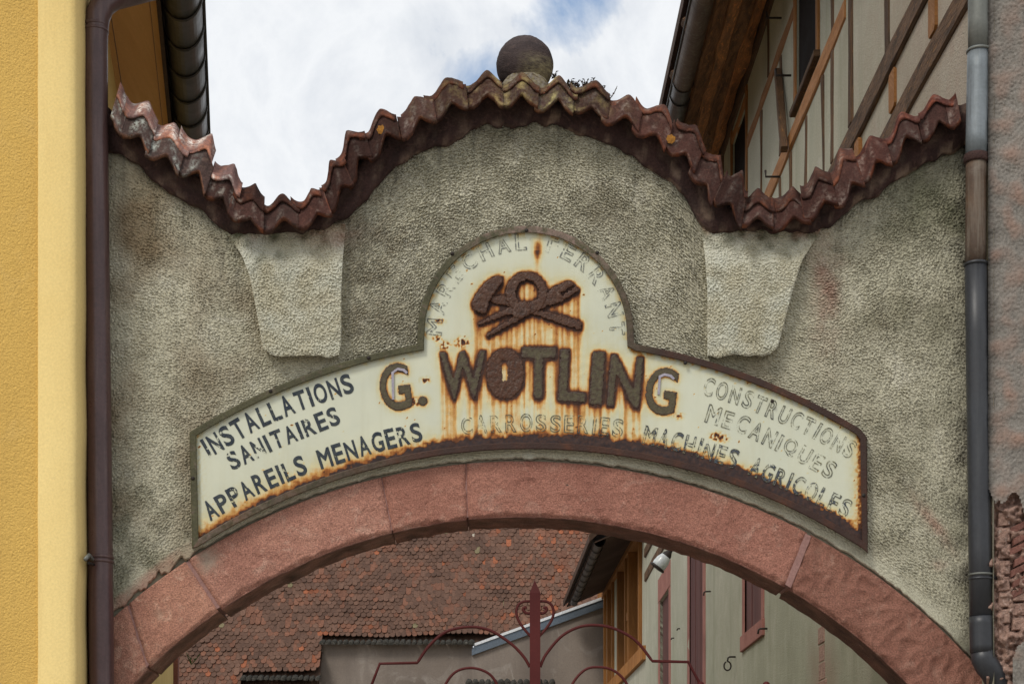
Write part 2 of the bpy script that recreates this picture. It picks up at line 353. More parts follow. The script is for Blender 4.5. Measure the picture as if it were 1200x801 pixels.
def tube(name, pts, r, mat, parent, n=14, closed=False, cap=True, flat=1.0, label=None, half=None):
    pts = [Vector(p) for p in pts]; rr = r if isinstance(r, (list, tuple)) else [r]*len(pts)
    vs = []; up = None
    for i, p in enumerate(pts):
        t = (pts[min(i+1, len(pts)-1)]-pts[max(i-1, 0)]).normalized()
        if up is None:
            up = Vector((0, 1, 0)) if abs(t.y) < .9 else Vector((0, 0, 1))
        s = t.cross(up).normalized(); up = s.cross(t).normalized()
        for k in range(n):
            a_ = 2*PI*k/n; vs.append((p+s*(rr[i]*math.cos(a_))+up*(rr[i]*flat*math.sin(a_)))[:])
    fs = [list(f) for f in gridfaces(len(pts), n, True)]
    if cap: fs.append(list(range(n))); fs.append([(len(pts)-1)*n+k for k in range(n)][::-1])
    return fix_normals(mk(name, vs, fs, mat, parent, label=label))
def poly_prism(name, px_pts, d_front, d_back, mat, parent, bev=1.2, label=None, attrs_edge=False):
    """outline on the gate plane (photo units) given a front and back depth and a chamfered front edge"""
    pts = np.array(px_pts, float); area = .5*np.sum(pts[:, 0]*np.roll(pts[:, 1], -1)-np.roll(pts[:, 0], -1)*pts[:, 1])
    if area < 0: pts = pts[::-1]
    n = len(pts); pr = np.roll(pts, 1, 0); nx = np.roll(pts, -1, 0)
    e1 = pts-pr; e2 = nx-pts
    n1_ = np.stack([-e1[:, 1], e1[:, 0]], -1); n2_ = np.stack([-e2[:, 1], e2[:, 0]], -1)
    n1_ /= np.linalg.norm(n1_, axis=1)[:, None]+1e-9; n2_ /= np.linalg.norm(n2_, axis=1)[:, None]+1e-9
    mm = n1_+n2_; mm /= np.maximum(.4, (mm**2).sum(1))[:, None]/1.0
    ins = pts+mm*2*bev*.5
    v0 = GV(pts[:, 0], pts[:, 1], d_back+0*pts[:, 0]); v1 = GV(pts[:, 0], pts[:, 1], d_front+bev*.7/290+0*pts[:, 0]); v2 = GV(ins[:, 0], ins[:, 1], d_front+0*pts[:, 0])
    v0 = v1+np.array([0, (d_back-d_front)*K, 0])
    fs = []
    for i in range(n):
        j = (i+1) % n
        fs.append([i, j, n+j, n+i]); fs.append([n+i, n+j, 2*n+j, 2*n+i])
    fs.append([2*n+i for i in range(n)])
    return fix_normals(mk(name, np.concatenate([v0, v1, v2]), fs, mat, parent, smooth=False, label=label))

# ------------------------------------------------------------------ ground
s = 400
g = mk('ground', [(-s, -s, 0), (s, -s, 0), (s, s, 0), (-s, s, 0)], [[0, 1, 2, 3]], M['ground'], smooth=False); g['kind'] = 'structure'

# ================================================================== THE GATEWAY
gw = thing('stone_gateway', 'rough plastered gateway with a red sandstone arch and a curving tiled top, between two houses', 'gateway', P(.07, 7, -1.6/K))
BASE = [(104, 131), (142, 159), (178, 183), (212, 203), (242, 230), (272, 256), (304, 268), (337, 267), (372, 261), (402, 232), (430, 190), (458, 168),
        (492, 150), (520, 137), (552, 127), (586, 124), (632, 125), (674, 131), (714, 143), (748, 154), (775, 170), (797, 190), (821, 215), (845, 250),
        (868, 268), (904, 268), (945, 263), (985, 240), (1015, 210), (1050, 185), (1085, 164), (1119, 147), (1150, 133)]
BEDLOW = [(90, 160), (135, 180), (200, 224), (245, 258), (268, 272), (300, 275), (375, 272), (402, 262), (425, 235), (450, 208), (475, 190), (500, 176), (535, 160),
          (575, 149), (615, 146), (650, 149), (690, 160), (730, 177), (760, 195), (785, 213), (805, 238), (822, 268), (850, 272), (900, 272), (958, 272),
          (985, 256), (1010, 238), (1050, 212), (1090, 190), (1135, 170), (1170, 158)]
CI, RI, CO, RO = (610, 1229), 623.0, (610, 1255), 715.0
def extrados(x): return CO[1]-np.sqrt(RO**2-(np.asarray(x, float)-CO[0])**2)

# ---- plaster front: a fine relief sheet
def build_plaster():
    x0, x1 = 97.0, 1166.0
    xs = np.arange(x0, x1+.1, 1.15); nx = len(xs); nr = 520
    top = smooth_interp(xs, BEDLOW, 4)-9
    wob = bandnoise(8, nx, 30, 3)[4]*1.5+bandnoise(8, nx, 9, 4)[4]*1.0
    bot0 = extrados(xs)-1.0+np.where(xs < 225, -3, -1.5)
    bot = bot0+np.where(xs < 225, wob*1.3, wob*.35)
    t = np.linspace(0, 1, nr)[None, :]
    X = np.repeat(xs[:, None], nr, 1); Y = top[:, None]*(1-t)+bot0[:, None]*t+(bot-bot0)[:, None]*t**40
    H_, W_ = 760, 1100
    lump = bandnoise(2*H_, 2*W_, 8.4, 11, .42); lump2 = bandnoise(2*H_, 2*W_, 5.6, 12, .3); low = bandnoise(H_, W_, 70, 13, .6); lowb = bandnoise(H_, W_, 160, 14, .5)
    iy = np.clip((Y-80).astype(int), 0, H_-1); ix = np.clip((X-80).astype(int), 0, W_-1)
    jy = np.clip(((Y-80)*2).astype(int), 0, 2*H_-1); jx = np.clip(((X-80)*2).astype(int), 0, 2*W_-1)
    f = 1.1*np.clip(lump[jy, jx]+.05, 0, 1.7)**.8+1.15*np.clip(lump2[jy, jx], -.9, 1.6)-1.0*np.clip(-lump[jy, jx]-1.2, 0, 1.2)-.9
    centre = 1/(1+np.exp(-(X-404)/2.0))/(1+np.exp((X-824)/2.0))
    amp = np.where(X < 404, .0026, .0029)*(1-centre)+centre*.0040
    amp = amp*(1.0+.15*np.clip(low[iy, ix], -1, 1.2))
    below = 1/(1+np.exp(-(Y-(extrados(X)-22))/4))          # smoother skim just above the arch
    amp = amp*(1-.65*below)
    up = 1/(1+np.exp((Y-430)/18))
    d = -.006-amp*f-.0008*low[iy, ix]-.002*lowb[iy, ix]-centre*up*.006+below*.002
    d = d+np.clip((Y-bot[:, None]+2.2)/2.2, 0, 1)*.012
    d = d-np.random.default_rng(8).normal(0, .00085, d.shape)*(amp/.0032)
    # hairline cracks
    crack = np.zeros_like(X)
    for k_, pl in enumerate(([(268, 280), (262, 320), (240, 350), (232, 400)], [(700, 262), (712, 300), (742, 330), (768, 372)], [(1046, 300), (1032, 360), (1050, 420), (1040, 470)], [(468, 205), (452, 250), (455, 300)], [(1128, 560), (1080, 590), (1052, 640)])):
        q = []
        for (xa, ya), (xb, yb) in zip(pl[:-1], pl[1:]):
            for t in np.linspace(0, 1, 8)[:-1]: q.append((xa+(xb-xa)*t+random.uniform(-3, 3), ya+(yb-ya)*t+random.uniform(-2, 2)))
        for (xa, ya), (xb, yb) in zip(q[:-1], q[1:]):
            sx0, sx1, sy0, sy1 = min(xa, xb)-3, max(xa, xb)+3, min(ya, yb)-3, max(ya, yb)+3
            m_ = (X > sx0) & (X < sx1) & (Y > sy0) & (Y < sy1)
            px_, py_ = X[m_], Y[m_]; L2_ = (xb-xa)**2+(yb-ya)**2; t = np.clip(((px_-xa)*(xb-xa)+(py_-ya)*(yb-ya))/L2_, 0, 1)
            crack[m_] = np.maximum(crack[m_], np.exp(-(np.hypot(px_-xa-t*(xb-xa), py_-ya-t*(yb-ya))/.85)**2))
    d = d+.003*crack
    V = GV(X, Y, d)
    clamp = lambda a_: np.clip(a_, 0, 1)
    L1 = low[iy, ix]; L2 = lowb[iy, ix]
    dt = Y-(top[:, None]+9)
    moss = clamp(.20*np.exp(-dt/20)*(1+.6*L1)+.38*np.exp(-((X-150)/60)**2)*clamp((Y-480)/200)*(1+.5*L1)+.42*np.exp(-((X-1085)/60)**2-((Y-235)/60)**2)+.20*clamp((X-930)/200)*(1+.5*L2)+.15*clamp(L2-.6))
    brown = clamp(.30*clamp((420-X)/250)*(1+.6*L2)+.35*np.exp(-((X-430)/50)**2)*clamp((480-Y)/200)*clamp(.6+L1*.4)+.12*L2)
    pink = clamp(.42*np.exp(-((X-968)/17)**2-((Y-335)/75)**2)*(1+.3*L1)+.6*np.exp(-(((X-1095)+(Y-615)*-.7)/9)**2-((Y-612)/26)**2)+.4*np.exp(-((X-1100)/9)**2-((Y-662)/6)**2)
                 +.8*clamp((below-.4)*1.6)*clamp((235-X)/50)+.5*np.exp(-((X-395)/25)**2-((Y-272)/14)**2))
    pale = clamp(.12*below*(1-clamp((235-X)/50))+.12*centre*clamp(.5+L2)+.5*np.exp(-((X-620)/7)**2-((Y-533)/6)**2))
    drip = np.clip(np.interp(xs, np.arange(80, 1180), bandnoise(8, 1100, 13, 81)[3])*.7+np.interp(xs, np.arange(80, 1180), bandnoise(8, 1100, 40, 82)[3])*.6, 0, 2)[:, None]
    soot_shade = clamp(.32*crack+.17*drip*np.exp(-np.clip(dt, 0, None)/(14+26*drip))+.28*np.exp(-dt/9)+.5*clamp((112-X)/14)*(1-.3*L1)+.55*np.exp(-((X-1135)/16)**2)*(.7+.3*L1))  # dark cracks, drip stains below the coping, darker ends by the drainpipes
    mk('plaster_front', V.reshape(-1, 3), gridfaces(nx, nr), M['gate_plaster'], gw, smooth=False, attrs=dict(moss=moss, brown=brown, pinkish=pink, pale=pale, soot_shade=soot_shade))
    # solid wall behind the render coat
    xs2 = np.linspace(x0, x1, 90); tp = smooth_interp(xs2, BEDLOW, 1)-8; bt = extrados(xs2)+2
    rows = []
    for dd in (.02, .24): rows.append(np.stack([GV(xs2, tp, 0*xs2)+[0, dd*K, 0], GV(xs2, bt, 0*xs2)+[0, dd*K, 0]], 1))
    V = np.concatenate([rows[0][:, 0:1], rows[0][:, 1:2], rows[1][:, 1:2], rows[1][:, 0:1]], 1).reshape(-1, 3)
    fs = [list(q) for q in gridfaces(len(xs2), 4, True)]+[[0, 1, 2, 3], [len(V)-4+k for k in (3, 2, 1, 0)]]
    fix_normals(mk('wall_core', V, fs, M['gate_core'], gw, smooth=False))
build_plaster()

# ---- console blocks
def console(left, right, seed, label):
    nr, nc = 170, 135
    y = np.linspace(262, 417, nr); l = smooth_interp(y, [(b_, a_) for a_, b_ in left], 3); r = smooth_interp(y, [(b_, a_) for a_, b_ in right], 3)
    u = np.linspace(0, 1, nc)[None, :]
    X = l[:, None]*(1-u)+r[:, None]*u; Y = np.repeat(y[:, None], nc, 1)
    lump = bandnoise(200, 240, 5.0, seed, .32); l4 = bandnoise(200, 240, 3.0, seed+7, .3); l2 = bandnoise(200, 240, 28, seed+1); l3 = bandnoise(200, 240, 55, seed+2)
    iy = np.clip((Y-250).astype(int), 0, 199); ix = np.clip((X-X.min()).astype(int), 0, 239)
    Y = Y+.9*l2[iy, ix]*np.clip((Y-385)/30, 0, 1)
    top_s = np.clip((Y-262)/50, .8, 1)
    sm_ = np.clip((Y-264)/55, 0, 1); d = -.016-.044*sm_*sm_*(3-2*sm_)-.008*np.clip((Y-300)/110, 0, 1)-.0024*(1.4*np.clip(lump[iy, ix]+.15, 0, 1.5)**.8+1.1*np.clip(l4[iy, ix], -.6, 1.6)-.9)*top_s-.001*l2[iy, ix]-np.random.default_rng(seed).normal(0, .0007, X.shape)
    ed = np.minimum(np.minimum(X-l[:, None], r[:, None]-X), (417-y)[:, None])
    d = d+.006*np.exp(-np.maximum(ed, 0)/.9)
    V = GV(X, Y, d)
    # rim going back to the wall
    def ring(k, dd):
        idx = [(i, 0) for i in range(nr)]+[(nr-1, j) for j in range(1, nc)]+[(i, nc-1) for i in range(nr-2, -1, -1)]
        return idx
    idx = ring(0, 0); rim = GV([X[i, j] for i, j in idx], [Y[i, j] for i, j in idx], .012+np.zeros(len(idx)))
    base = nr*nc; fs = [list(q) for q in gridfaces(nr, nc)]
    for k in range(len(idx)-1):
        a_ = idx[k][0]*nc+idx[k][1]; b_ = idx[k+1][0]*nc+idx[k+1][1]; fs.append([a_, b_, base+k+1, base+k])
    pale = np.clip(.28+.25*l3[iy, ix]-.35*np.exp(-(Y-268)/8)+.5*np.exp(-(np.minimum(X-l[:, None], 60)/26-.5)**2)*np.clip((345-Y)/40, 0, 1), 0, 1)
    moss = np.clip(.8*np.exp(-(Y-268)/11)*(1+.5*l2[iy, ix])+.18*l2[iy, ix]*np.clip((340-Y)/60, 0, 1), 0, 1)
    pk = np.clip(.45*np.exp(-(Y-266)/9)*np.clip(.4+l3[iy, ix], 0, 2)+.5*np.exp(-((X-385)/25)**2-((Y-275)/14)**2), 0, 1)
    z = np.zeros(len(idx))
    at = dict(pale=np.concatenate([pale.ravel(), z+.15]), moss=np.concatenate([moss.ravel(), z+.15]), brown=np.concatenate([.05+0*X.ravel(), z+.2]), pinkish=np.concatenate([pk.ravel(), z]))
    fix_normals(mk('console_block', np.concatenate([V.reshape(-1, 3), rim]), fs, M['gate_plaster'], gw, smooth=False, attrs=at, label=label))
console([(264, 268), (268, 277), (284, 300), (293, 325), (299, 355), (305, 390), (308, 408), (318, 417)], [(405, 268), (402, 300), (400, 340), (400, 400), (397, 417)], 51, 'pale plaster console block left of the sign dome')
console([(822, 268), (826, 300), (829, 340), (829, 400), (829, 417)], [(962, 268), (957, 278), (940, 305), (929, 340), (920, 375), (912, 405), (902, 417)], 61, 'pale plaster console block right of the sign dome')

# ---- arch stones
def polar_in(x): return math.asin((x-CI[0])/RI)
def polar_out(x): return math.asin((x-CO[0])/RO)
JOINTS = [(98, 97), (174, 150), (258, 219), (460, 447), (548, 546), (922, 948), (1166, 1166)]
GAPS = [0, 1.0, 1.8, .6, .5, 2.0, 0]
TINT = [(1.05, 1.02, .96), (1.08, 1.04, .97), (1.0, .96, .94), (.88, .79, .76), (.83, .73, .71), (.66, .59, .56)]
for i in range(len(JOINTS)-1):
    (ia, oa), (ib, ob) = JOINTS[i], JOINTS[i+1]
    ta, tb, fa, fb = polar_in(ia+GAPS[i]), polar_in(ib-GAPS[i+1]), polar_out(oa+GAPS[i]), polar_out(ob-GAPS[i+1])
    nu = max(14, int((ib-ia)/1.8)); nf, ns = 48, 9
    yf, yb = -.006-.004*random.random(), .24
    loop = []
    for v in np.linspace(.02, .985, nf): loop.append((v, yf, 0))
    loop += [(1.0, yf+.01, 1), (1.0, .2, 1), (1.0, yb, 1), (.5, yb+.004, 2), (.0, yb, 3)]
    for q in np.linspace(.97, .035, ns): loop.append((0.0, yf+(yb-yf)*q, 3))
    nv = len(loop); vs = []; soot_shade = []; pale = []
    hf = rng.random()*40
    for a_ in range(nu):
        u = a_/(nu-1); th = ta+(tb-ta)*u; ph = fa+(fb-fa)*u
        xi, yi = CI[0]+RI*math.sin(th), CI[1]-RI*math.cos(th); xo, yo = CO[0]+RO*math.sin(ph), CO[1]-RO*math.cos(ph)
        eu = min(u, 1-u)*(ib-ia)
        chip = 2.5+2.2*mnoise.noise((xi/34, hf, 0))+1.6*mnoise.noise((xi/11, hf, 3))+(4.5*max(0, mnoise.noise((xi/26, hf, 8))) if xi > 640 or xi < 260 else 0)
        rag = 2.6*mnoise.noise((xi/30, hf, 12))+1.3*mnoise.noise((xi/9, hf, 15))
        for (v, yy, kind) in loop:
            x = xi+(xo-xi)*v; y = yi+(yo-yi)*v
            L_ = math.hypot(xo-xi, yo-yi)
            if kind == 3: y += rag*(.3 if yy < .05 else .8)
            d = yy
            if kind == 0:
                big = mnoise.noise((x/60, y/60, hf)); med = mnoise.noise((x/17, y/17, hf+5)); fin = mnoise.noise((x/5.5, y/5.5, hf+9)); f2 = mnoise.noise((x/3.0, y/3.0, hf+19))
                carve = (.012 if i == 5 else .004)*abs(med)*2
                d += -.004*big+carve*.7-.0022*fin-.0030*f2-.0015*med
                ed = v*L_
                if ed < chip*2.2: d += .022*(1-ed/(chip*2.2))**1.5
                if eu < 4: d += .010*(1-eu/4)
                y += rag*.3*(1-v)
            vs.append(GS(x, y, d))
            soot_shade.append(.0 if kind != 3 else .62+.25*mnoise.noise((x/25, yy*8, hf)))  # soffit darkened: dirt plus its own shade put into the colour
            pale.append(max(0, .9*math.exp(-((x-243)/12)**2-((y-655)/14)**2)+.45*max(0, mnoise.noise((x/22, y/22, hf+30))-.35)) if kind == 0 else 0)
    fs = [list(q) for q in gridfaces(nu, nv, True)]+[list(range(nv)), [(nu-1)*nv+k for k in range(nv)][::-1]]
    o = mk('arch_stone', vs, fs, M['sandstone'], gw, attrs=dict(soot_shade=soot_shade, pale=pale)); o.color = c4(TINT[i]); fix_normals(o)
for k in range(1, 6):
    (i_, o_) = JOINTS[k]; pts = []
    w_ = GAPS[k]+1.5
    for s_ in (-1, 1):
        seq = np.linspace(0, 1, 9) if s_ < 0 else np.linspace(1, 0, 9)
        for v in seq:
            th, ph = polar_in(i_+s_*w_), polar_out(o_+s_*w_)
            xi, yi = CI[0]+RI*math.sin(th), CI[1]-RI*math.cos(th); xo, yo = CO[0]+RO*math.sin(ph), CO[1]-RO*math.cos(ph)
            v2 = .05+.93*v
            pts.append((xi+(xo-xi)*v2+random.uniform(-.5, .5), yi+(yo-yi)*v2))
    poly_prism('mortar_joint', pts, .004 if GAPS[k] < 2 else -.006, .20, M['mortar'], gw, bev=.6)

poly_prism('tar_patch', [(655, 577), (659, 571), (664, 566), (671, 562), (672, 567), (670, 573), (665, 578), (659, 580)], -.0105, .01, M['moss'], gw, bev=1.6)
# ---- maroon bed under the coping tiles
def build_bed():
    xs = np.arange(97, 1166.1, 3.0); n = len(xs)
    lo = smooth_interp(xs, BEDLOW, 2); hi = smooth_interp(xs, BASE, 2)-14
    w1 = bandnoise(8, n, 9, 21)[3]; w2 = bandnoise(8, n, 30, 22)[3]
    lo = lo+1.3*w1+1.8*w2
    prof = [(1.0, .02), (1.0, -.020), (.9, -.034), (.65, -.040), (.4, -.046), (.15, -.05), (0, -.05), (-.15, .02), (-.15, .28), (.6, .29)]
    A = []; pale = []
    nb = [bandnoise(8, n, 14, 30+k)[2] for k in range(len(prof))]
    for k, (t, d) in enumerate(prof):
        y = hi+(lo-hi)*t; A.append(GV(xs, y+.8*nb[k], d+.005*nb[k]+0*xs)); pale.append(np.clip((.55 if .5 < t < 1.01 else .15)*np.clip(nb[k]-.3, 0, 1)*np.where(xs > 640, 1.2, .5), 0, 1))
    V = np.stack(A, 1); fs = [list(q) for q in gridfaces(n, len(prof), True)]+[list(range(len(prof))), [(n-1)*len(prof)+k for k in range(len(prof))]]
    fix_normals(mk('coping_bed', V.reshape(-1, 3), fs, M['bed'], gw, attrs=dict(pale=np.stack(pale, 1))))
build_bed()

# ---- coping tiles: steep front tiles and flat tiles on top of them, one wave each
bp = np.array(BASE, float)
tt = np.linspace(0, 1, 3000); seg = np.concatenate([[0], np.cumsum(np.hypot(*np.diff(bp, axis=0).T))]); seg /= seg[-1]
cx = np.interp(tt, seg, bp[:, 0]); cy = np.interp(tt, seg, bp[:, 1])
ker = np.ones(70)/70
cx = np.convolve(np.pad(cx, 35, mode='edge'), ker, 'valid')[:3000]; cy = np.convolve(np.pad(cy, 35, mode='edge'), ker, 'valid')[:3000]
al = np.concatenate([[0], np.cumsum(np.hypot(np.diff(cx), np.diff(cy)))])
WAVE = 41.0
W0 = float(np.interp(632, cx, al))                       # a trough of the wave lies here
nxv = np.gradient(cx); nyv = np.gradient(cy); ln = np.hypot(nxv, nyv); nxv /= ln; nyv /= ln
def frame_at(s_):
    return (np.interp(s_, al, cx), np.interp(s_, al, cy), np.interp(s_, al, nxv), np.interp(s_, al, nyv))
wave_amp = {}
def wave(s_, pw):
    q = (s_-W0)/WAVE; k = math.floor(q)
    a_ = wave_amp.setdefault(k, random.uniform(12.5, 18))  # height of the cusp between trough k and k+1
    return a_*(1-abs(math.cos(PI*q))**pw)
def tile_sheet(s0, s1, rows, thick, seed, off, top):
    """one coping tile: a piece s0..s1 of the wave; rows = [(depth, lift px, wave height, roundness)]; a shell of some thickness"""
    n_s = 21; vs = []; edge = []; lich = []; wh = []
    nrow = len(rows); sm = (s0+s1)/2; tilt = random.uniform(-.11, .11); pr = random.uniform(.8, 1.5); ar = random.uniform(.86, 1.1); dd = random.uniform(-.010, .006)
    for lay in (0, 1):
        for r, (d, lift, af, pw) in enumerate(rows):
            for k in range(n_s):
                u = k/(n_s-1); s_ = s0+(s1-s0)*u
                x0, y0, tx, ty = frame_at(s_)
                n_ = Vector((ty*.45, -tx*.45-.55)); n_.normalize()
                q = 1.2*mnoise.noise((s_/11, r*.6, seed))+.8*mnoise.noise((s_/4.5, r*1.7, seed+4))
                up = wave(s_, pw*pr)*af*ar+lift-(thick if lay else 0)+q+off[1]+tilt*(s_-sm)
                x = x0+n_[0]*up+off[0]; y = y0+n_[1]*up
                vs.append(G(x, y, d+dd+.003*q+(.020 if (lay and not top) else 0)-.010*u))
                e_ = 0.0
                if r == 0: e_ = .42 if lay == 0 else .55
                if lay == 0 and r == nrow-1 and not top: e_ = .30
                if k in (0, n_s-1): e_ = max(e_, .3)
                if top: e_ = max(e_, .25)
                edge.append(max(0, e_*(.5+1.7*mnoise.noise((s_/14, r*.4, seed+9)))))
                cr = math.exp(-((x0-612)/75)**2)
                lich.append(cr*.6*(.1+max(0, mnoise.noise((s_/11, r*.5, seed*0+20)))*2.2) if lay == 0 else 0)
                wh.append(((.34+.3*(x0 < 290))*max(0, mnoise.noise((s_/10, r*.9, seed+33))-.1)+.05*cr) if lay == 0 else 0)
    n = nrow*n_s
    fs = [list(q) for q in gridfaces(nrow, n_s)]+[[n+i for i in q][::-1] for q in gridfaces(nrow, n_s)]
    bor = [k for k in range(n_s)]+[r*n_s+n_s-1 for r in range(1, nrow)]+[(nrow-1)*n_s+k for k in range(n_s-2, -1, -1)]+[r*n_s for r in range(nrow-2, 0, -1)]
    for a_, b_ in zip(bor, bor[1:]+bor[:1]): fs.append([a_, b_, n+b_, n+a_])
    return vs, fs, dict(edge=edge, lichen=lich, white=wh)
def lichen_spot(parent, px, py, d, r):
    vs = [G(px, py, d-.001)]; n = 14
    for rr, dd in ((.6, -.001), (1, .001)):
        for k in range(n):
            q = r*rr*(1+.12*math.sin(3*k)); vs.append(G(px+q*math.cos(2*PI*k/n), py+q*math.sin(2*PI*k/n), d+dd))
    fs = [[0, 1+k, 1+(k+1) % n] for k in range(n)]+[[1+k, n+1+k, n+1+(k+1) % n, 1+(k+1) % n] for k in range(n)]
    fix_normals(mk('orange_lichen', vs, fs, M['orange_lichen'], parent))
spots = {}
s_beg, s_end = float(np.interp(126, cx, al)), float(np.interp(1128, cx, al))
k0 = math.floor((s_beg-W0)/WAVE)-1
for i in range(60):
    c0 = W0+(k0+i-.18)*WAVE+random.uniform(-3, 3); c1 = c0+WAVE*1.13
    a0, a1 = max(c0, s_beg), min(c1, s_end)
    if a1-a0 < 12: continue
    x, y, tx, ty = frame_at((a0+a1)/2); steep = abs(ty)
    H = (22+11*steep+6*steep*(x > 760)*(x < 900))*random.uniform(.92, 1.1)
    yf = -.128; yr = -.100; off = (random.uniform(-1.5, 1.5), random.uniform(-3.2, 3.2))
    rows = [(yf, 0, 1, 1.15), (yf+.001, 2, 1, 1.15), (yf+.006, 5, 1, 1.2), (yf+(yr-yf)*.55, H*.5, .97, 1.3), (yr-.004, H*.86, .95, 1.4), (yr, H, .93, 1.45)]
    v, f, at = tile_sheet(a0, a1, rows, 4.2, i*3.1, off, False)
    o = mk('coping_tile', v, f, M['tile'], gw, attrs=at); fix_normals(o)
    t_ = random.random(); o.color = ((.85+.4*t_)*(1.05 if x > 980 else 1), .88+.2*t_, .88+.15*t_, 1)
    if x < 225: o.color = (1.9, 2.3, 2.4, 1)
    spots[i] = (x, y, o)
    rows = [(yr-.012, H-2.5, .93, 1.4), (yr-.010, H+.6, .93, 1.4), (-.05, H+3, 1.0, 1.2), (.05, H+2, 1.0, 1.1), (.14, H-3, 1.0, 1.1), (.23, H-9, 1.0, 1.1), (.31, H-16, 1.0, 1.1)]
    lf = 11 if x < 290 else (9 if 860 < x < 1010 else 0)
    rows = [rows[0], rows[1]]+[(d_, l_+lf*min(1, (d_+.10)/.08), a_, p_) for d_, l_, a_, p_ in rows[2:]]
    sh = random.uniform(-5, 5)
    v, f, at = tile_sheet(max(a0+sh, s_beg), min(a1+sh, s_end), rows, 3.4, i*3.1+50, (off[0], off[1]), True)
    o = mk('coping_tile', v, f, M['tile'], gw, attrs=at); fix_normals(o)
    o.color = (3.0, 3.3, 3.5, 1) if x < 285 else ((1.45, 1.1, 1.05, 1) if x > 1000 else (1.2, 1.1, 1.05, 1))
for (px, py) in ((447, 152), (786, 163)):
    i = min(spots, key=lambda k: abs(spots[k][0]-px)+abs(spots[k][1]-22-py)); lichen_spot(spots[i][2], px, py, -.1335, 5.4)

# ---- stone ball on the crown
def ball():
    vs = []; wh = []; nu, nv = 72, 48; c = Vector(G(615, 77, .10)); R_ = 33.5/290*K*1.012
    for j in range(nv+1):
        ph = PI*j/nv
        for k in range(nu):
            th = 2*PI*k/nu; n_ = Vector((math.sin(ph)*math.cos(th), math.sin(ph)*math.sin(th), math.cos(ph)))
            q = 1+.016*mnoise.noise(n_*3)+.010*mnoise.noise(n_*9)+.008*mnoise.noise(n_*22); n2q = Vector((n_.x, n_.y, n_.z*.96)); p = c+n2q*R_*q; vs.append(p[:])
            wh.append(max(0, .75*max(0, -n_.z+.15)*max(0, n_.x+.35)))
    fix_normals(mk('ball_finial', vs, [list(q) for q in gridfaces(nv+1, nu, True)], M['ball'], gw, attrs=dict(white=wh)))
    vs = []; 
    for j in range(7):
        for k in range(20):
            th = 2*PI*k/20; r = (.16, .15, .135, .12, .10, .06, .0)[j]*(1+.15*mnoise.noise((math.cos(th)*2, math.sin(th)*2, j*.5))); z = (-.02, .0, .03, .055, .075, .085, .09)[j]
            b_ = Vector(G(616, 113, .04)); vs.append((b_.x+r*math.cos(th), b_.y+r*math.sin(th), b_.z+z))
    fix_normals(mk('mortar_seat', vs, [list(q) for q in gridfaces(7, 20, True)], M['tile'], gw, attrs=dict(white=[.35]*140, lichen=[.3]*140)))
ball()

# ================================================================== SIGN
sg = thing('trade_sign', 'long arched cream enamel sign with rusty letters and tools, fixed above the stone arch', 'sign', G(619, 600, -.02))
def arc(c, r, x0, x1, n):
    return [(x, c[1]-math.sqrt(max(0, r*r-(x-c[0])**2))) for x in np.linspace(x0, x1, n)]
out = [(225, 642), (222, 506)]
out += arc((618, 1137), 745, 230, 489, 26)
out += [(489, 400)]
out += [(616-126.5*math.cos(a_), 391-126.5*math.sin(a_)) for a_ in np.linspace(0, PI, 48)]
out += [(743, 401)]
out += arc((618, 1137), 745, 747, 1008, 26)
out += [(1016, 512), (1017, 648)]
out += arc((620, 1240), 714, 1010, 232, 70)
OUT = np.array(out, float)
def inside(px, py, poly):
    px = np.asarray(px, float); r = np.zeros(px.shape, bool); n = len(poly)
    for i in range(n):
        xa, ya = poly[i]; xb, yb = poly[(i+1) % n]
        c = ((ya > py) != (yb > py))
        with np.errstate(divide='ignore', invalid='ignore'): r ^= c & (px < (xb-xa)*(py-ya)/(yb-ya+1e-12)+xa)
    return r
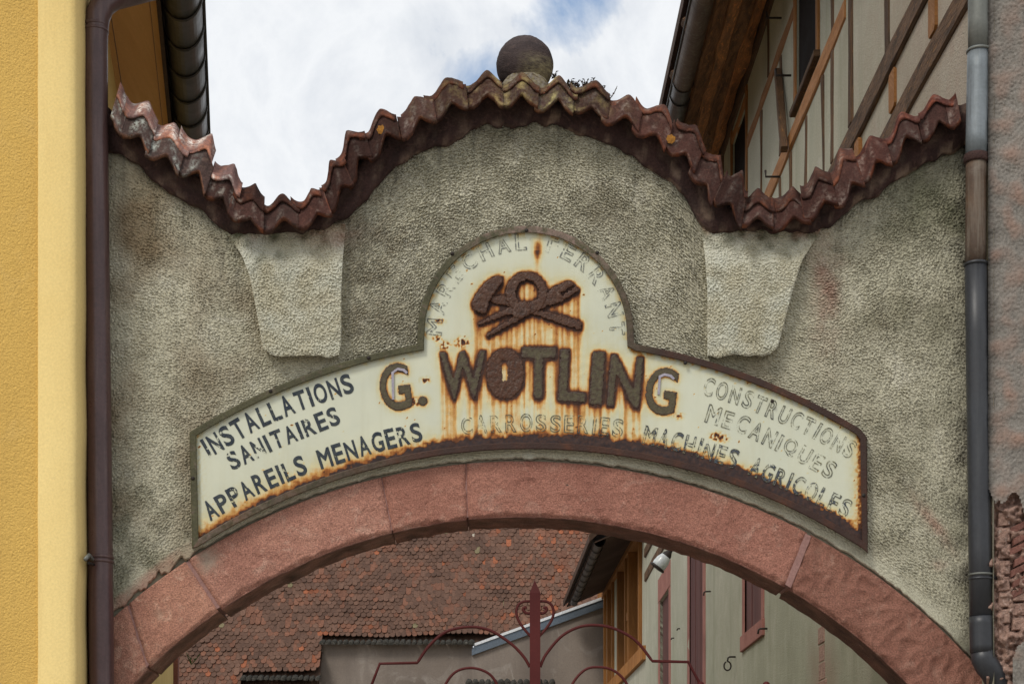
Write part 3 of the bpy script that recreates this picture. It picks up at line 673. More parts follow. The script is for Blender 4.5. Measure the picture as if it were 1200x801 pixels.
def frame_loop(width, d_front, d_back):
    pts = OUT; n = len(pts); pr = np.roll(pts, 1, 0); nx = np.roll(pts, -1, 0)
    e1 = pts-pr; e2 = nx-pts; e1 /= np.linalg.norm(e1, axis=1)[:, None]+1e-9; e2 /= np.linalg.norm(e2, axis=1)[:, None]+1e-9
    n1_ = np.stack([-e1[:, 1], e1[:, 0]], -1); n2_ = np.stack([-e2[:, 1], e2[:, 0]], -1)
    mm = n1_+n2_; mm = mm*2/np.maximum(.8, (mm**2).sum(1))[:, None]
    if .5*np.sum(pts[:, 0]*nx[:, 1]-nx[:, 0]*pts[:, 1]) < 0: mm = -mm
    # densify so that the paint wear can vary along it
    def dens(a_):
        o_ = []
        for i in range(n):
            b_ = a_[(i+1) % n]
            for t in np.linspace(0, 1, 5)[:-1]: o_.append(a_[i]*(1-t)+b_*t)
        return np.array(o_)
    A = dens(pts); B = dens(pts+mm*width); B1 = dens(pts+mm*1.2); B2 = dens(pts+mm*(width-1.0))
    m_ = len(A)
    jit = np.array([.0012*mnoise.noise((p[0]/14, p[1]/14, 2)) for p in A])
    V = np.stack([GV(A[:, 0], A[:, 1], d_back+0*A[:, 0]), GV(A[:, 0], A[:, 1], d_front+.003+jit), GV(B1[:, 0], B1[:, 1], d_front+jit), GV(B2[:, 0], B2[:, 1], d_front+jit), GV(B[:, 0], B[:, 1], d_front+.003+jit), GV(B[:, 0], B[:, 1], d_back+.004+0*jit)], 1)
    V = np.concatenate([V, V[:1]], 0)
    AA = np.concatenate([A, A[:1]], 0)
    right = np.clip((AA[:, 0]-715)/60, 0, 1); bottom = np.clip((AA[:, 1]-(1240-714*np.sqrt(np.clip(1-((AA[:, 0]-620)/714)**2, 0, 1)))+14)/8, 0, 1)*(np.abs(AA[:, 0]-620) < 394)
    rust = np.clip(right*.95+bottom*np.clip((AA[:, 0]-300)/200, .35, 1), 0, 1)
    orange = np.clip(.02*right+.02*bottom+.28*np.array([mnoise.noise((p[0]/25, p[1]/25, 7)) for p in AA])*np.maximum(right, bottom), 0, 1)
    pk = np.clip(.45*np.clip(1-np.abs(AA[:, 0]-640)/120, 0, 1)*(1-bottom)+.16*bottom*np.clip((520-AA[:, 0])/300, 0, 1), 0, 1)
    rep = lambda a_: np.repeat(np.asarray(a_)[:, None], 6, 1)
    fix_normals(mk('frame', V.reshape(-1, 3), [list(q) for q in gridfaces(m_+1, 6)], M['frame'], sg, smooth=False, attrs=dict(rust=rep(rust), orange=rep(orange), pinkish=rep(pk))))
frame_loop(8.0, -.056, .0)
for (px, py) in ((617, 270), (432, 419), (317, 458), (226, 560), (803, 425), (905, 470), (1012, 580), (700, 296), (530, 297)):
    c = Vector(G(px, py, -.056)); vs = []
    for r_, y_ in ((.0095, 0), (.0085, -.004), (.005, -.0065), (.0001, -.007)):
        for k in range(10): vs.append((c.x+r_*math.cos(k*PI/5), c.y+y_, c.z+r_*math.sin(k*PI/5)))
    fix_normals(mk('rivet', vs, [list(q) for q in gridfaces(4, 10, True)], M['iron'], sg))

# ---- glyphs from the built-in font
def glyph_bank(specs):
    obs = {}
    for (ch, off, kind) in specs:
        cu = bpy.data.curves.new('glyph', 'FONT'); cu.body = ch; cu.size = 1; cu.resolution_u = 5; cu.offset = off
        if kind == 'solid': cu.extrude = .5
        elif kind == 'flat': cu.extrude = .002; cu.bevel_depth = .024; cu.bevel_resolution = 0
        elif kind == 'line': cu.fill_mode = 'NONE'; cu.bevel_depth = .020; cu.bevel_resolution = 0
        o = bpy.data.objects.new('glyph', cu); COL.objects.link(o); obs[(ch, off, kind)] = o
    dg = bpy.context.evaluated_depsgraph_get(); dg.update(); res = {}
    for key, o in obs.items():
        ev = o.evaluated_get(dg); me = ev.to_mesh()
        v = np.array([p.co[:] for p in me.vertices], float); f = [list(p.vertices) for p in me.polygons]
        lo, hi = v.min(0), v.max(0)
        v[:, 0] = (v[:, 0]-(lo[0]+hi[0])/2)/(hi[0]-lo[0]); v[:, 1] = (v[:, 1]-(lo[1]+hi[1])/2)/(hi[1]-lo[1])
        if hi[2]-lo[2] > 1e-6: v[:, 2] = (v[:, 2]-lo[2])/(hi[2]-lo[2])
        res[key] = (v, f); ev.to_mesh_clear()
    for o in obs.values():
        cu = o.data; bpy.data.objects.remove(o); bpy.data.curves.remove(cu)
    return res
WID = {'I': .28, 'M': 1.15, 'W': 1.3, 'L': .82, 'E': .85, 'F': .8, ' ': .7, 'S': .9, 'O': 1.05, 'Q': 1.1, 'C': .95, 'G': 1.0}
LINES = [  # text, baseline points, height, kind
    ('INSTALLATIONS', [(246, 536), (302, 503), (352, 481), (416, 459)], 23.5, 'good'),
    ('SANITAIRES', [(273, 551), (324, 526), (400, 496)], 21.5, 'good'),
    ('APPAREILS MENAGERS', [(247, 610), (300, 580), (357, 556), (430, 533), (496, 516)], 23.0, 'good'),
    ('CONSTRUCTIONS', [(822, 462), (866, 475), (907, 492), (950, 512), (995, 538)], 21.5, 'ghost'),
    ('MECANIQUES', [(825, 494), (864, 506), (897, 522), (930, 538), (972, 562)], 21.5, 'ghost'),
    ('MACHINES AGRICOLES', [(752, 519), (810, 533), (865, 551), (930, 578), (991, 607)], 22.5, 'half'),
    ('CARROSSERIES', [(541, 509), (590, 506), (640, 505.5), (690, 508), (729, 512.5)], 21.0, 'ghost'),
    ('MARECHAL FERRANT', [(616-98*math.cos(a_), 391-98*math.sin(a_)) for a_ in np.linspace(-.02, PI+.02, 40)], 19.0, 'faint')]
BIG = [('G', 463, 453.5, 37, 57, -7, .03, 'olive'), ('.', 495.5, 469.5, 12.5, 12.5, 0, 0, 'olive'), ('W', 543, 440, 56, 58, -2, .03, 'olive'), ('O', 592, 438, 45, 60, 0, .045, 'rust'), ('T', 631, 437, 41, 61, 1, .04, 'olive'),
       ('L', 671.5, 440, 33, 62, 3, .03, 'olive'), ('I', 700, 443, 16, 63, 4, .0, 'olive'), ('N', 732.5, 447, 39, 62, 5, .035, 'olive'), ('G', 775, 458, 38, 57, 8, .03, 'olive')]
need = set()
for t, b, h, k in LINES:
    for ch in t.replace(' ', ''):
        need.add((ch, .0, 'flat'))
        if k != 'good': need.add((ch, .008, 'line'))
for ch, *r in BIG: need.add((ch, r[5], 'solid'))
BANK = glyph_bank(sorted(need))
def put(key, px, py, w, h, ang, d0, d1):
    v, f = BANK[key]; c, s_ = math.cos(ang), math.sin(ang)
    x = v[:, 0]*w; y = -v[:, 1]*h
    return px+x*c-y*s_, py+x*s_+y*c, d0+(d1-d0)*v[:, 2] if np.ptp(v[:, 2]) > 1e-6 else d0+0*x, f
SP = -.038            # sign face depth
for text, base, h, kind in LINES:
    b_ = np.array(base); ss = np.concatenate([[0], np.cumsum(np.hypot(*np.diff(b_, axis=0).T))])
    adv = [WID.get(ch, .95) for ch in text]; tot = sum(adv)+.28*(len(text)-1); unit = ss[-1]/tot; pos = 0
    for ch, ad in zip(text, adv):
        s_ = pos+ad*unit/2; pos += (ad+.28)*unit
        if ch == ' ': continue
        x = np.interp(s_, ss, b_[:, 0]); y = np.interp(s_, ss, b_[:, 1])
        e_ = 4; xa, ya = np.interp(s_-e_, ss, b_[:, 0]), np.interp(s_-e_, ss, b_[:, 1]); xb, yb = np.interp(s_+e_, ss, b_[:, 0]), np.interp(s_+e_, ss, b_[:, 1])
        an = math.atan2(yb-ya, xb-xa); hh = h*random.uniform(.96, 1.04)
        cx_, cy_ = x+math.sin(an)*hh/2, y-math.cos(an)*hh/2
        lt = None
        if kind in ('good', 'half'):
            X, Y, D, f = put((ch, .0, 'flat'), cx_, cy_, ad*unit*1.06, hh, an, SP-.0010, SP-.0024)
            lt = mk('letter', GV(X, Y, D), f, M['paint_good' if kind == 'good' else 'paint_half'], sg, smooth=False)
        if kind != 'good':
            X, Y, D, f = put((ch, .008, 'line'), cx_, cy_, ad*unit, hh, an, SP-.0012, SP-.0032)
            mk('letter' if lt is None else 'letter_outline', GV(X, Y, D), f, M['paint_faint' if kind == 'faint' else 'paint_ghost'], sg if lt is None else lt, smooth=False)

MASKW, MASKH, MX, MY = 820, 410, 210, 255
mask = np.zeros((MASKH, MASKW)); soft = np.zeros((MASKH, MASKW))
def raster(px, py, faces, target, val=1.0):
    for f in faces:
        poly = [(px[i]-MX, py[i]-MY) for i in f]; xs = [p[0] for p in poly]; ys = [p[1] for p in poly]
        x0, x1, y0, y1 = int(min(xs)), int(max(xs))+2, int(min(ys)), int(max(ys))+2
        gx, gy = np.meshgrid(np.arange(x0, x1), np.arange(y0, y1))
        m_ = inside(gx+.0, gy+.0, poly); target[y0:y1, x0:x1] = np.maximum(target[y0:y1, x0:x1], m_*val)
def relief(name, polys, d0, height, mat, st=.8, dome=0.0, seed=0, rusty=.4, eat=.5, rough_=.35):
    """raised, rust-eaten relief cut from flat polygons (photo units) on a fine grid"""
    al_ = np.concatenate([np.array(p) for p in polys]); lo = al_.min(0)-3; hi = al_.max(0)+3
    xs = np.arange(lo[0], hi[0], st); ys = np.arange(lo[1], hi[1], st); gx, gy = np.meshgrid(xs, ys)
    r = np.random.default_rng(seed); m_ = np.zeros(gx.shape)
    jx_, jy_ = (.55*eat*bandnoise(len(ys), len(xs), 6/st, seed+k) for k in (1, 2))
    for p in polys: m_ = np.maximum(m_, inside(gx+jx_, gy+jy_, p))
    soft_ = blur(m_, 2.0/st); crisp = blur(m_, .9/st); ed = np.clip((1-soft_)*2.0, 0, 1)*m_
    n1_ = bandnoise(len(ys), len(xs), 9/st, seed+3); n2_ = bandnoise(len(ys), len(xs), 3.2/st, seed+4)
    rust = np.clip(1.15*ed**1.2+rusty*np.clip(.5+n1_*.7, 0, 1.4)+.12*n2_, 0, 1)
    dm = blur(m_, 7/st)
    d = d0-height*np.clip(crisp*2-.8, 0, 1)-dome*dm-rough_*(.0006*n2_+.0006*n1_)
    V = GV(gx, gy, d).reshape(-1, 3); fs = gridfaces(len(ys), len(xs)); keep = (m_.ravel()[fs] > .5).all(1); fs = fs[keep][:, ::-1]
    used = np.unique(fs); rm = -np.ones(len(V), int); rm[used] = np.arange(len(used))
    return mk(name, V[used], rm[fs], M[mat], sg, attrs=dict(edge=rust.ravel()[used]))
for q_, (ch, px, py, w, h, an, off, mt) in enumerate(BIG):
    X, Y, D, f = put((ch, off, 'solid'), px, py, w, h, math.radians(an), 0, 1)
    front = [[(X[i], Y[i]) for i in q] for q in f if min(D[i] for i in q) > .99]
    if ch == 'O':
        el = [(px+19*math.cos(a_), py+26*math.sin(a_)) for a_ in np.linspace(0, 2*PI, 40, endpoint=False)]
        front += [[(min(x_, px-3.2), y_) for x_, y_ in el if x_ < px+8], [(max(x_, px+2.2), y_) for x_, y_ in el if x_ > px-8], [(px-12, py+9), (px+12, py+6), (px+10, py+24), (px-10, py+24)]]
    relief('letter', front, SP+.0008, .0030, 'rust_tool' if mt == 'rust' else 'olive', seed=100+q_*11, rusty=.85 if mt == 'rust' else (.30 if ch in 'WTLIN' else .04), eat=.8 if ch in 'WOTLIN' else .25, rough_=.7 if mt == 'rust' else .3)
    raster(X, Y, [q for q in f if min(D[i] for i in q) > .99], mask, 1.0 if ch in 'WOTLIN' else .45)
# pale inner edges of the two G letters
for pts in ([(458.5, 436), (466, 430.5), (474, 432), (478, 436), (476, 438), (472, 434.5), (466, 433.5), (461.5, 437), (462, 468), (459.5, 468)],
            [(772, 440), (779, 437), (787, 439), (791, 443), (789, 445), (785, 441.5), (779, 440), (774.5, 442), (773, 462), (770.5, 462)]):
    poly_prism('letter_edge', pts, SP-.0070, SP-.001, M['lilac'], sg, bev=.3)
# tools above the name
def E(x, y): return (540+x/7.28, 300+y/7.28)
TS = [300]
def tool(name, pts, d, parent=sg, mat='rust_tool', bev=2.0):
    q = [E(*p) for p in pts]; TS[0] += 17; o = relief(name, [q], d-SP-.012+SP+.006, .006, mat, seed=TS[0], dome=.003 if bev > 2.8 else .002, rusty=.35, eat=.9, rough_=.6)
    raster(np.array([p[0] for p in q]), np.array([p[1] for p in q]), [list(range(len(q)))], mask); return o
tool('hammer_handle', [(250, 335), (385, 335), (700, 465), (860, 500), (1035, 560), (1030, 638), (860, 585), (690, 525), (380, 425), (250, 400)], SP+.006)
hd = tool('hammer_head', [(88, 405), (120, 335), (210, 220), (310, 160), (360, 182), (352, 232), (300, 300), (250, 390), (215, 482), (185, 503), (105, 455)], SP-.002, bev=3.0)
tool('tongs', [(140, 572), (240, 520), (420, 430), (600, 390), (720, 330), (780, 268), (920, 205), (978, 240), (850, 318), (870, 335), (980, 258), (1022, 278), (1000, 305), (860, 395), (745, 425), (690, 455),
               (590, 500), (440, 585), (225, 700), (208, 672), (330, 592), (470, 505), (400, 500), (290, 548), (150, 592)], SP+.004)
hs = []
for a_ in np.linspace(math.radians(122), math.radians(418), 40): hs.append((560+178*math.cos(a_), 318+186*math.sin(a_)))
for a_ in np.linspace(math.radians(405), math.radians(135), 40): hs.append((568+96*math.cos(a_), 312+104*math.sin(a_)))
tool('horseshoe', hs, SP+.0015, bev=2.2)
tool('hinge_pin', [(430, 470), (470, 400), (560, 385), (610, 430), (590, 500), (520, 540), (450, 530)], SP+.0005)

def build_plate():
    st = 1.25
    xs = np.arange(221, 1019, st); ys = np.arange(264, 650, st); gx, gy = np.meshgrid(xs, ys)
    cen = OUT.mean(0)
    ins = inside(gx, gy, OUT)
    # rust fields on a 1 px raster
    yy, xx = np.mgrid[0:MASKH, 0:MASKW]; px = xx+MX; py = yy+MY
    colr = np.random.default_rng(5)
    lenf = np.abs(np.convolve(colr.standard_normal(MASKW), np.ones(3)/1.7, 'same'))
    dec = np.exp(-1/(5+38*lenf**2)); amp = np.clip(np.convolve(colr.random(MASKW), np.ones(3)/3, 'same')*1.3, 0, 1)
    run = np.zeros((MASKH, MASKW)); cur = np.zeros(MASKW)
    strong = (mask > .8)*1.0
    for r in range(MASKH):
        cur = np.maximum(cur*dec, strong[r]*amp); run[r] = cur
    halo = np.clip(2.2*blur(mask, 2.2), 0, 1)*.62+np.clip(1.6*blur(mask, 5.5), 0, 1)*.30+np.clip(1.3*blur(strong, 13), 0, 1)*.22
    n_ = bandnoise(MASKH, MASKW, 14, 71); n2_ = bandnoise(MASKH, MASKW, 40, 72); n3_ = bandnoise(MASKH, MASKW, 6, 73)
    rust = halo+.62*blur(run, .8)
    bot = 1240-np.sqrt(np.clip(714**2-(px-620.)**2, 1, None)); db = bot-py-8
    wid = np.interp(px[0], [225, 300, 420, 520, 620, 740, 860, 1010], [2, 3, 4, 7, 8, 12, 14, 11])[None, :]
    edge = db-wid-1.3*bandnoise(MASKH, MASKW, 22, 74)-.8*n_-.5*n3_
    dark = np.clip(.5-edge/6, 0, 1)
    fr = np.interp(px[0], [225, 300, 460, 620, 760, 900, 1015], [13, 15, 9, 6, 6, 5, 5])[None, :]
    rust = rust+.78*np.exp(-np.clip(edge, 0, None)/fr*1.3)*(db > -10)*(db < 70)
    dr = 1009-px; rust = rust+.8*np.exp(-np.clip(dr-1-1.2*n3_, 0, None)/4.5)*(px > 900)
    dl = px-229; rust = rust+.3*np.exp(-np.clip(dl, 0, None)/5)*np.clip(n3_+.3, 0, 1)
    # along the top frame on the right
    topr = 1137-np.sqrt(np.clip(745**2-(px-618.)**2, 1, None)); dtp = py-topr-8
    rust = rust+.5*np.exp(-np.clip(dtp, 0, None)/3.5)*(px > 735)*(dtp > -9)*np.clip(.6+n_, 0, 1)+.25*np.exp(-np.clip(dtp, 0, None)/3)*(px < 490)*np.clip(n_, 0, 1)
    # dome rim, and the run below the top rivet
    rd = 118-np.hypot(px-616, py-391); rust = rust+.4*np.exp(-np.clip(rd, 0, None)/3.2)*(py < 398)*np.clip(.45+.6*n_, 0, 1)
    rust = rust+.8*np.exp(-((px-630)/5.)**2-((py-291)/11.)**2)+.42*np.exp(-((px-629)/3.)**2)*np.exp(-np.clip(py-296, 0, 99)/26)*(py > 292)
    # brown patch inside the horseshoe and under the tools
    rust = rust+.15*np.exp(-((px-625)/60.)**2-((py-392)/22.)**2)+.18*np.exp(-((px-640)/95.)**2-((py-490)/22.)**2)*np.clip(.7+.5*n2_, 0, 2)
    # scattered specks
    spk = np.clip((n3_*.6+n_*.5)-2.0, 0, 1)*1.2*np.clip(1+n2_, 0, 2); rust = rust+spk
    for (qx, qy, q) in ((520, 404, 4), (541, 401, 5), (512, 396, 3), (515, 376, 3), (795, 487, 3), (838, 510, 4), (846, 513, 4), (487, 470, 4), (498, 445, 3)):
        rust = rust+1.0*np.exp(-((px-qx)/(q*1.5))**2-((py-qy)/q)**2)*np.clip(.8+.7*n3_, 0, 2)
    rust = np.clip(rust, 0, 1)
    iy = np.clip((gy-MY).astype(int), 0, MASKH-1); ix = np.clip((gx-MX).astype(int), 0, MASKW-1)
    R_, D_ = rust[iy, ix], dark[iy, ix]
    V = GV(gx, gy, SP-.0006*n_[iy, ix]*np.clip(R_*2, 0, 1)).reshape(-1, 3)
    fs = gridfaces(len(ys), len(xs)); keep = ins.ravel()[fs].all(1); fs = fs[keep][:, ::-1]
    used = np.unique(fs); remap = -np.ones(len(V), int); remap[used] = np.arange(len(used))
    mk('plate', V[used], remap[fs], M['enamel'], sg, attrs=dict(rust=R_.ravel()[used], dark=D_.ravel()[used]))
build_plate()
# folded rim that closes the sign towards the wall
bk = [(225+3, 640), (225, 508)]
mk('back_sheet', GV(OUT[:, 0], OUT[:, 1], -.004+0*OUT[:, 0]), [list(range(len(OUT)))], M['iron'], sg, smooth=False)

# ================================================================== IRON GATE TOP
ig = thing('iron_gate', 'dark red iron gate with pointed middle post and curled bars, under the arch', 'gate', P(.125, 7.15, -1.6/K))
D_ = .15
def gp(pts, d=D_): return [G(x, y, d) for x, y in pts]
def curve_pts(pts, n=6):
    p = np.array(pts, float); r = []
    for i in range(len(p)-1):
        p0, p1, p2, p3 = p[max(i-1, 0)], p[i], p[i+1], p[min(i+2, len(p)-1)]
        for t in np.linspace(0, 1, n, endpoint=False):
            r.append(.5*((2*p1)+(-p0+p2)*t+(2*p0-5*p1+4*p2-p3)*t*t+(-p0+3*p1-3*p2+p3)*t**3))
    r.append(p[-1]); return [tuple(q) for q in r]
hw = 6.2; zb = 980+1.6/K*F/7.15
vs = []
for d in (D_-.012, D_+.012): vs += [G(627-hw, zb, d), G(627+hw, zb, d), G(627+hw, 694, d), G(627-hw, 694, d)]
vs += [G(626.6, 679, D_)]
fix_normals(mk('post', vs, [[0, 1, 2, 3], [5, 4, 7, 6], [1, 5, 6, 2], [4, 0, 3, 7], [3, 2, 8], [2, 6, 8], [6, 7, 8], [7, 3, 8], [0, 4, 5, 1]], M['gate_red'], ig, smooth=False))
Q = lambda x, y: (560+x/5.68, 660+y/5.68)
hl = [Q(*p) for p in ((350, 482), (305, 430), (268, 372), (256, 318), (272, 272), (305, 252), (348, 250))]
sp = [Q(*p) for p in ((348, 330), (322, 328), (303, 310), (304, 296), (314, 291), (322, 300))]
for sgn in (1, -1):
    f = (lambda p: p) if sgn == 1 else (lambda p: (2*626.9-p[0], p[1]))
    tube('heart_scroll', gp(curve_pts([f(p) for p in hl])), .0068, M['gate_red'], ig, 8)
    tube('curl', gp(curve_pts([f(p) for p in sp])), .0075, M['gate_red'], ig, 8)
tube('arched_bar', gp([(430, 816), (445, 777), (489, 776)]+curve_pts([(489, 776), (503, 756), (523, 739.5), (550, 734), (574, 738), (598, 753), (613, 768), (621, 781)])[1:]), .0075, M['gate_red'], ig, 8)
tube('arched_bar', gp(curve_pts([(633, 781), (640, 766), (658, 745), (679, 734), (700, 732), (721, 736.5), (745, 750), (764.5, 774)])+[(806.5, 775), (820, 800), (827, 818)]), .0075, M['gate_red'], ig, 8)
tube('small_arch', gp(curve_pts([(515, 820), (523, 799.5), (535, 786), (553, 782), (571, 787.5), (581.5, 799.5), (588, 820)])), .0068, M['gate_red'], ig, 8)
tube('small_arch', gp(curve_pts([(664, 820), (671.5, 799.5), (685, 784.5), (700, 781), (718, 784.5), (733, 798), (741, 820)])), .0068, M['gate_red'], ig, 8)
tube('rail', gp([(135, 830), (1110, 830)]), .011, M['gate_red'], ig, 8)
for k, px in enumerate(np.arange(160, 1110, 52)):
    tube('bar', gp([(px, 830), (px, zb)]), .008, M['gate_red'], ig, 8)
for px in (821, 898):
    c = Vector(G(px, 802, D_)); vs = []
    for j in range(7):
        for k in range(12):
            vs.append((c.x+.019*math.sin(PI*j/6)*math.cos(k*PI/6), c.y+.019*math.sin(PI*j/6)*math.sin(k*PI/6), c.z+.019*math.cos(PI*j/6)))
    fix_normals(mk('ball_knob', vs, [list(q) for q in gridfaces(7, 12, True)], M['gate_red'], ig))

# ================================================================== LEFT HOUSE (its side runs back turned a little outwards)
def LH(a_, Z, h): return P(a_-.153*Z, Z, h)
lh = thing('yellow_house', 'yellow rendered house at the left with a pale corner band, tan soffit and dark gutter', 'house', P(-3, 8, -1.6/K))
HG = -1.6/K
def quadwall(name, pts, mat, parent, n=(2, 2), label=None, attrs=None):
    return mk(name, pts, [list(range(len(pts)))], mat, parent, smooth=False, label=label)
ZF = 6.75
xc = lambda px: (px-590)*ZF/F
# rough facade, corner band standing a little proud of it
fix_normals(mk('facade', [P(-6.5, ZF, HG), P(xc(47), ZF, HG), P(xc(47), ZF, 5.6), P(-6.5, ZF, 5.6), P(-6.5, ZF+.3, HG), P(xc(47), ZF+.3, HG), P(xc(47), ZF+.3, 5.6), P(-6.5, ZF+.3, 5.6)],
   [[0, 1, 2, 3], [4, 5, 6, 7], [0, 1, 5, 4], [1, 2, 6, 5], [2, 3, 7, 6], [3, 0, 4, 7]], M['yellow_rough'], lh, smooth=False))
def band():
    n = 120; vs = []
    for i in range(n):
        h = HG+(5.6-HG)*i/(n-1); w = .006*mnoise.noise((h*1.1, 4, 2))+.004*mnoise.noise((h*4, 1, 2)); lx = (42+(5/3.3)*max(0, h))
        xl, xr = xc(45.5)+.002*mnoise.noise((h*6, 9, 3)), xc(90.5)+w
        for (x, z) in ((xl, ZF+.2), (xl, ZF-.014), (xl+.006, ZF-.018), (xr-.03, ZF-.018), (xr-.008, ZF-.012), (xr, ZF), (xr+.005, ZF+.22)): vs.append(P(x, z, h))
    fix_normals(mk('corner_band', vs, [list(q) for q in gridfaces(n, 7, True)], M['yellow_smooth'], lh))
band()
def lwall():
    A_ = -.645
    vs = [LH(A_, ZF+.05, HG), LH(A_, 17.5, HG), LH(A_, 17.5, 4.0), LH(A_, ZF+.05, 4.0), LH(A_-.3, ZF+.05, HG), LH(A_-.3, 17.5, HG), LH(A_-.3, 17.5, 4.0), LH(A_-.3, ZF+.05, 4.0)]
    fix_normals(mk('side_wall', vs, [[0, 1, 2, 3], [4, 5, 6, 7], [0, 1, 5, 4], [1, 2, 6, 5], [2, 3, 7, 6], [3, 0, 4, 7]], M['yellow_smooth'], lh, smooth=False))
    vs = [LH(A_-4, 17.2, HG), LH(A_, 17.5, HG), LH(A_, 17.5, 4), LH(A_-4, 17.2, 4)]
    mk('back_wall', vs, [[0, 1, 2, 3]], M['yellow_smooth'], lh, smooth=False)
    def lbox(name, a0, a1, z0, z1, h0, h1, mat):
        vs = [LH(a, z, h) for a in (a0, a1) for z in (z0, z1) for h in (h0, h1)]
        fs = [[0, 1, 3, 2], [4, 5, 7, 6], [0, 1, 5, 4], [2, 3, 7, 6], [0, 2, 6, 4], [1, 3, 7, 5]]
        return fix_normals(mk(name, vs, fs, mat, lh, smooth=False))
    lbox('corner_trim', A_-.01, A_+.045, 17.15, 17.56, HG, 4.0, M['pinkstone'])
    # soffit boards with open joints, fascia
    hs_ = 3.95
    lbox('soffit_board', -.95, -.617, ZF-.4, 17.9, hs_, hs_+.02, M['soffit'])
    lbox('soffit_board', -.612, -.423, ZF-.4, 17.9, hs_, hs_+.02, M['soffit'])
    lbox('soffit_board', -.419, -.385, ZF-.4, 17.9, hs_-.004, hs_+.02, M['soffit'])
    lbox('fascia', -.385, -.365, ZF-.4, 17.9, hs_-.05, hs_+.16, M['roof_under'])
    vs = [LH(-.365+.19, ZF-.45, hs_+.17), LH(-.365+.19, 18, hs_+.17), LH(-4.2, 18, 7.2), LH(-4.2, ZF-.45, 7.2)]
    vs += [(v[0], v[1], v[2]+.09) for v in vs]
    fix_normals(mk('roof', vs, [[0, 1, 2, 3], [4, 5, 6, 7], [0, 1, 5, 4], [1, 2, 6, 5], [2, 3, 7, 6], [3, 0, 4, 7]], M['roof_under'], lh, smooth=False))
    # half-round gutter in overlapping lengths
    zs = np.arange(ZF-.4, 18, .31)
    for i in range(len(zs)-1):
        vs = []; n = 17
        z0, z1 = zs[i], zs[i+1]+.012
        for (z, r, dy) in ((z0, .097, 0), (z0+.004, .1015, 0), (z0+.02, .1015, 0), (z0+.024, .0965, 0), (z1, .0945, 0), (z1, .088, 0), (z0, .088, 0)):
            for k in range(n):
                t = PI*k/(n-1); vs.append(LH(-.268-r*math.cos(t), z, hs_+.05-r*1.35*math.sin(t)))
        fix_normals(mk('gutter_length', vs, [list(q) for q in gridfaces(7, n)], M['dark_zinc'], lh))
    tube('gutter_lip', [LH(-.268+.1, z, hs_+.05) for z in (ZF-.4, 18)], .012, M['dark_zinc'], lh, 8)
lwall()

# left drainpipe
dp = thing('drainpipe', 'brown painted drainpipe running down between the yellow house and the gateway', 'drainpipe', G(119, 1440, -.1))
d0 = -.085; r_ = 14.6/290*K*.985
pth = [(121, 1443), (119, 801), (116.5, 560), (113.5, 300), (111.6, 110), (111.5, 52)]
pts = gp(pth, d0)+[G(112, 36, d0), G(114, 20, d0), G(120, 6, d0+.01), G(132, -3, d0+.03), G(155, -9, d0+.1), G(195, -19, d0+.35), G(205, -24, d0+.5)]
tube('pipe', pts, r_, M['brown_pipe'], dp, 24)
for py in (31, 37): tube('collar', [G(111.6, py-1.8, d0), G(111.6, py-.9, d0), G(111.6, py+.9, d0), G(111.6, py+1.8, d0)], [r_*1.01, r_*1.07, r_*1.07, r_*1.01], M['brown_pipe'], dp, 24)
for py in (653, 658): tube('collar', [G(117.6, py-2, d0), G(117.6, py-1, d0), G(117.6, py+1, d0), G(117.6, py+2, d0)], [r_*1.01, r_*1.08, r_*1.08, r_*1.01], M['brown_pipe'], dp, 24)
for py, x in ((112, 86), (655, 100)):
    tube('bracket', [G(x, py, -.24), G(x+4, py-5, -.2), G(x+9, py+1, -.12), G(x+14, py+2, -.08)], .010, M['zinc_pipe'], dp, 8)
    tube('screw', [G(x+3, py+4, -.20), G(x+10, py+6, -.13)], .007, M['iron'], dp, 8)

# ================================================================== RIGHT HOUSE
XR = 1.93
rh = thing('timber_framed_house', 'grey plastered half timbered house at the right with stone framed openings and deep eaves', 'house', P(4, 12, -1.6/K))
ZE = 23.5
HOLES = [(10.65, 11.39, 4.80, 5.82), (13.75, 14.57, 4.80, 5.82), (20.2, 21.35, HG, 2.90), (16.75, 17.95, HG, 3.15), (12.95, 13.85, 1.62, 2.95)]
def wall_holes():
    zs = sorted(set([6.82, ZE]+[z for q in HOLES for z in q[:2]]+list(np.linspace(6.82, ZE, 40)))); hs_ = sorted(set([HG, 6.3]+[h for q in HOLES for h in q[2:]]+list(np.linspace(HG, 6.3, 24))))
    vs = []; pk = []; dm = []
    for z in zs:
        for h in hs_:
            vs.append(P(XR+.008*mnoise.noise((z*.8, h*.8, 3)), z, h)); pk.append(max(0, min(1, (10.2-z)/2.2))*.5+(.9 if abs(z-10.45) < .22 and -.2 < h < 1.25 else 0)); dm.append(max(0, min(.8, (3.4-h)/5+.18*mnoise.noise((z, h, 9)))))
    n = len(hs_); fs = []
    for i in range(len(zs)-1):
        for j in range(n-1):
            zc, hc = (zs[i]+zs[i+1])/2, (hs_[j]+hs_[j+1])/2
            if any(a_ < zc < b_ and c < hc < d for a_, b_, c, d in HOLES): continue
            fs.append([i*n+j, i*n+j+1, (i+1)*n+j+1, (i+1)*n+j])
    k = len(vs)
    for a_, b_, c, d in HOLES:      # reveals
        for (p, q) in (((a_, c), (a_, d)), ((a_, d), (b_, d)), ((b_, d), (b_, c)), ((b_, c), (a_, c))):
            for (z, h) in (p, q): vs += [P(XR, z, h), P(XR+.22, z, h)]; pk += [0, 0]; dm += [.2, .2]
            fs.append([k, k+1, k+3, k+2]); k += 4
    mk('side_wall', vs, fs, M['right_wall'], rh, smooth=False, attrs=dict(pinkish=pk, damp=dm))
wall_holes()
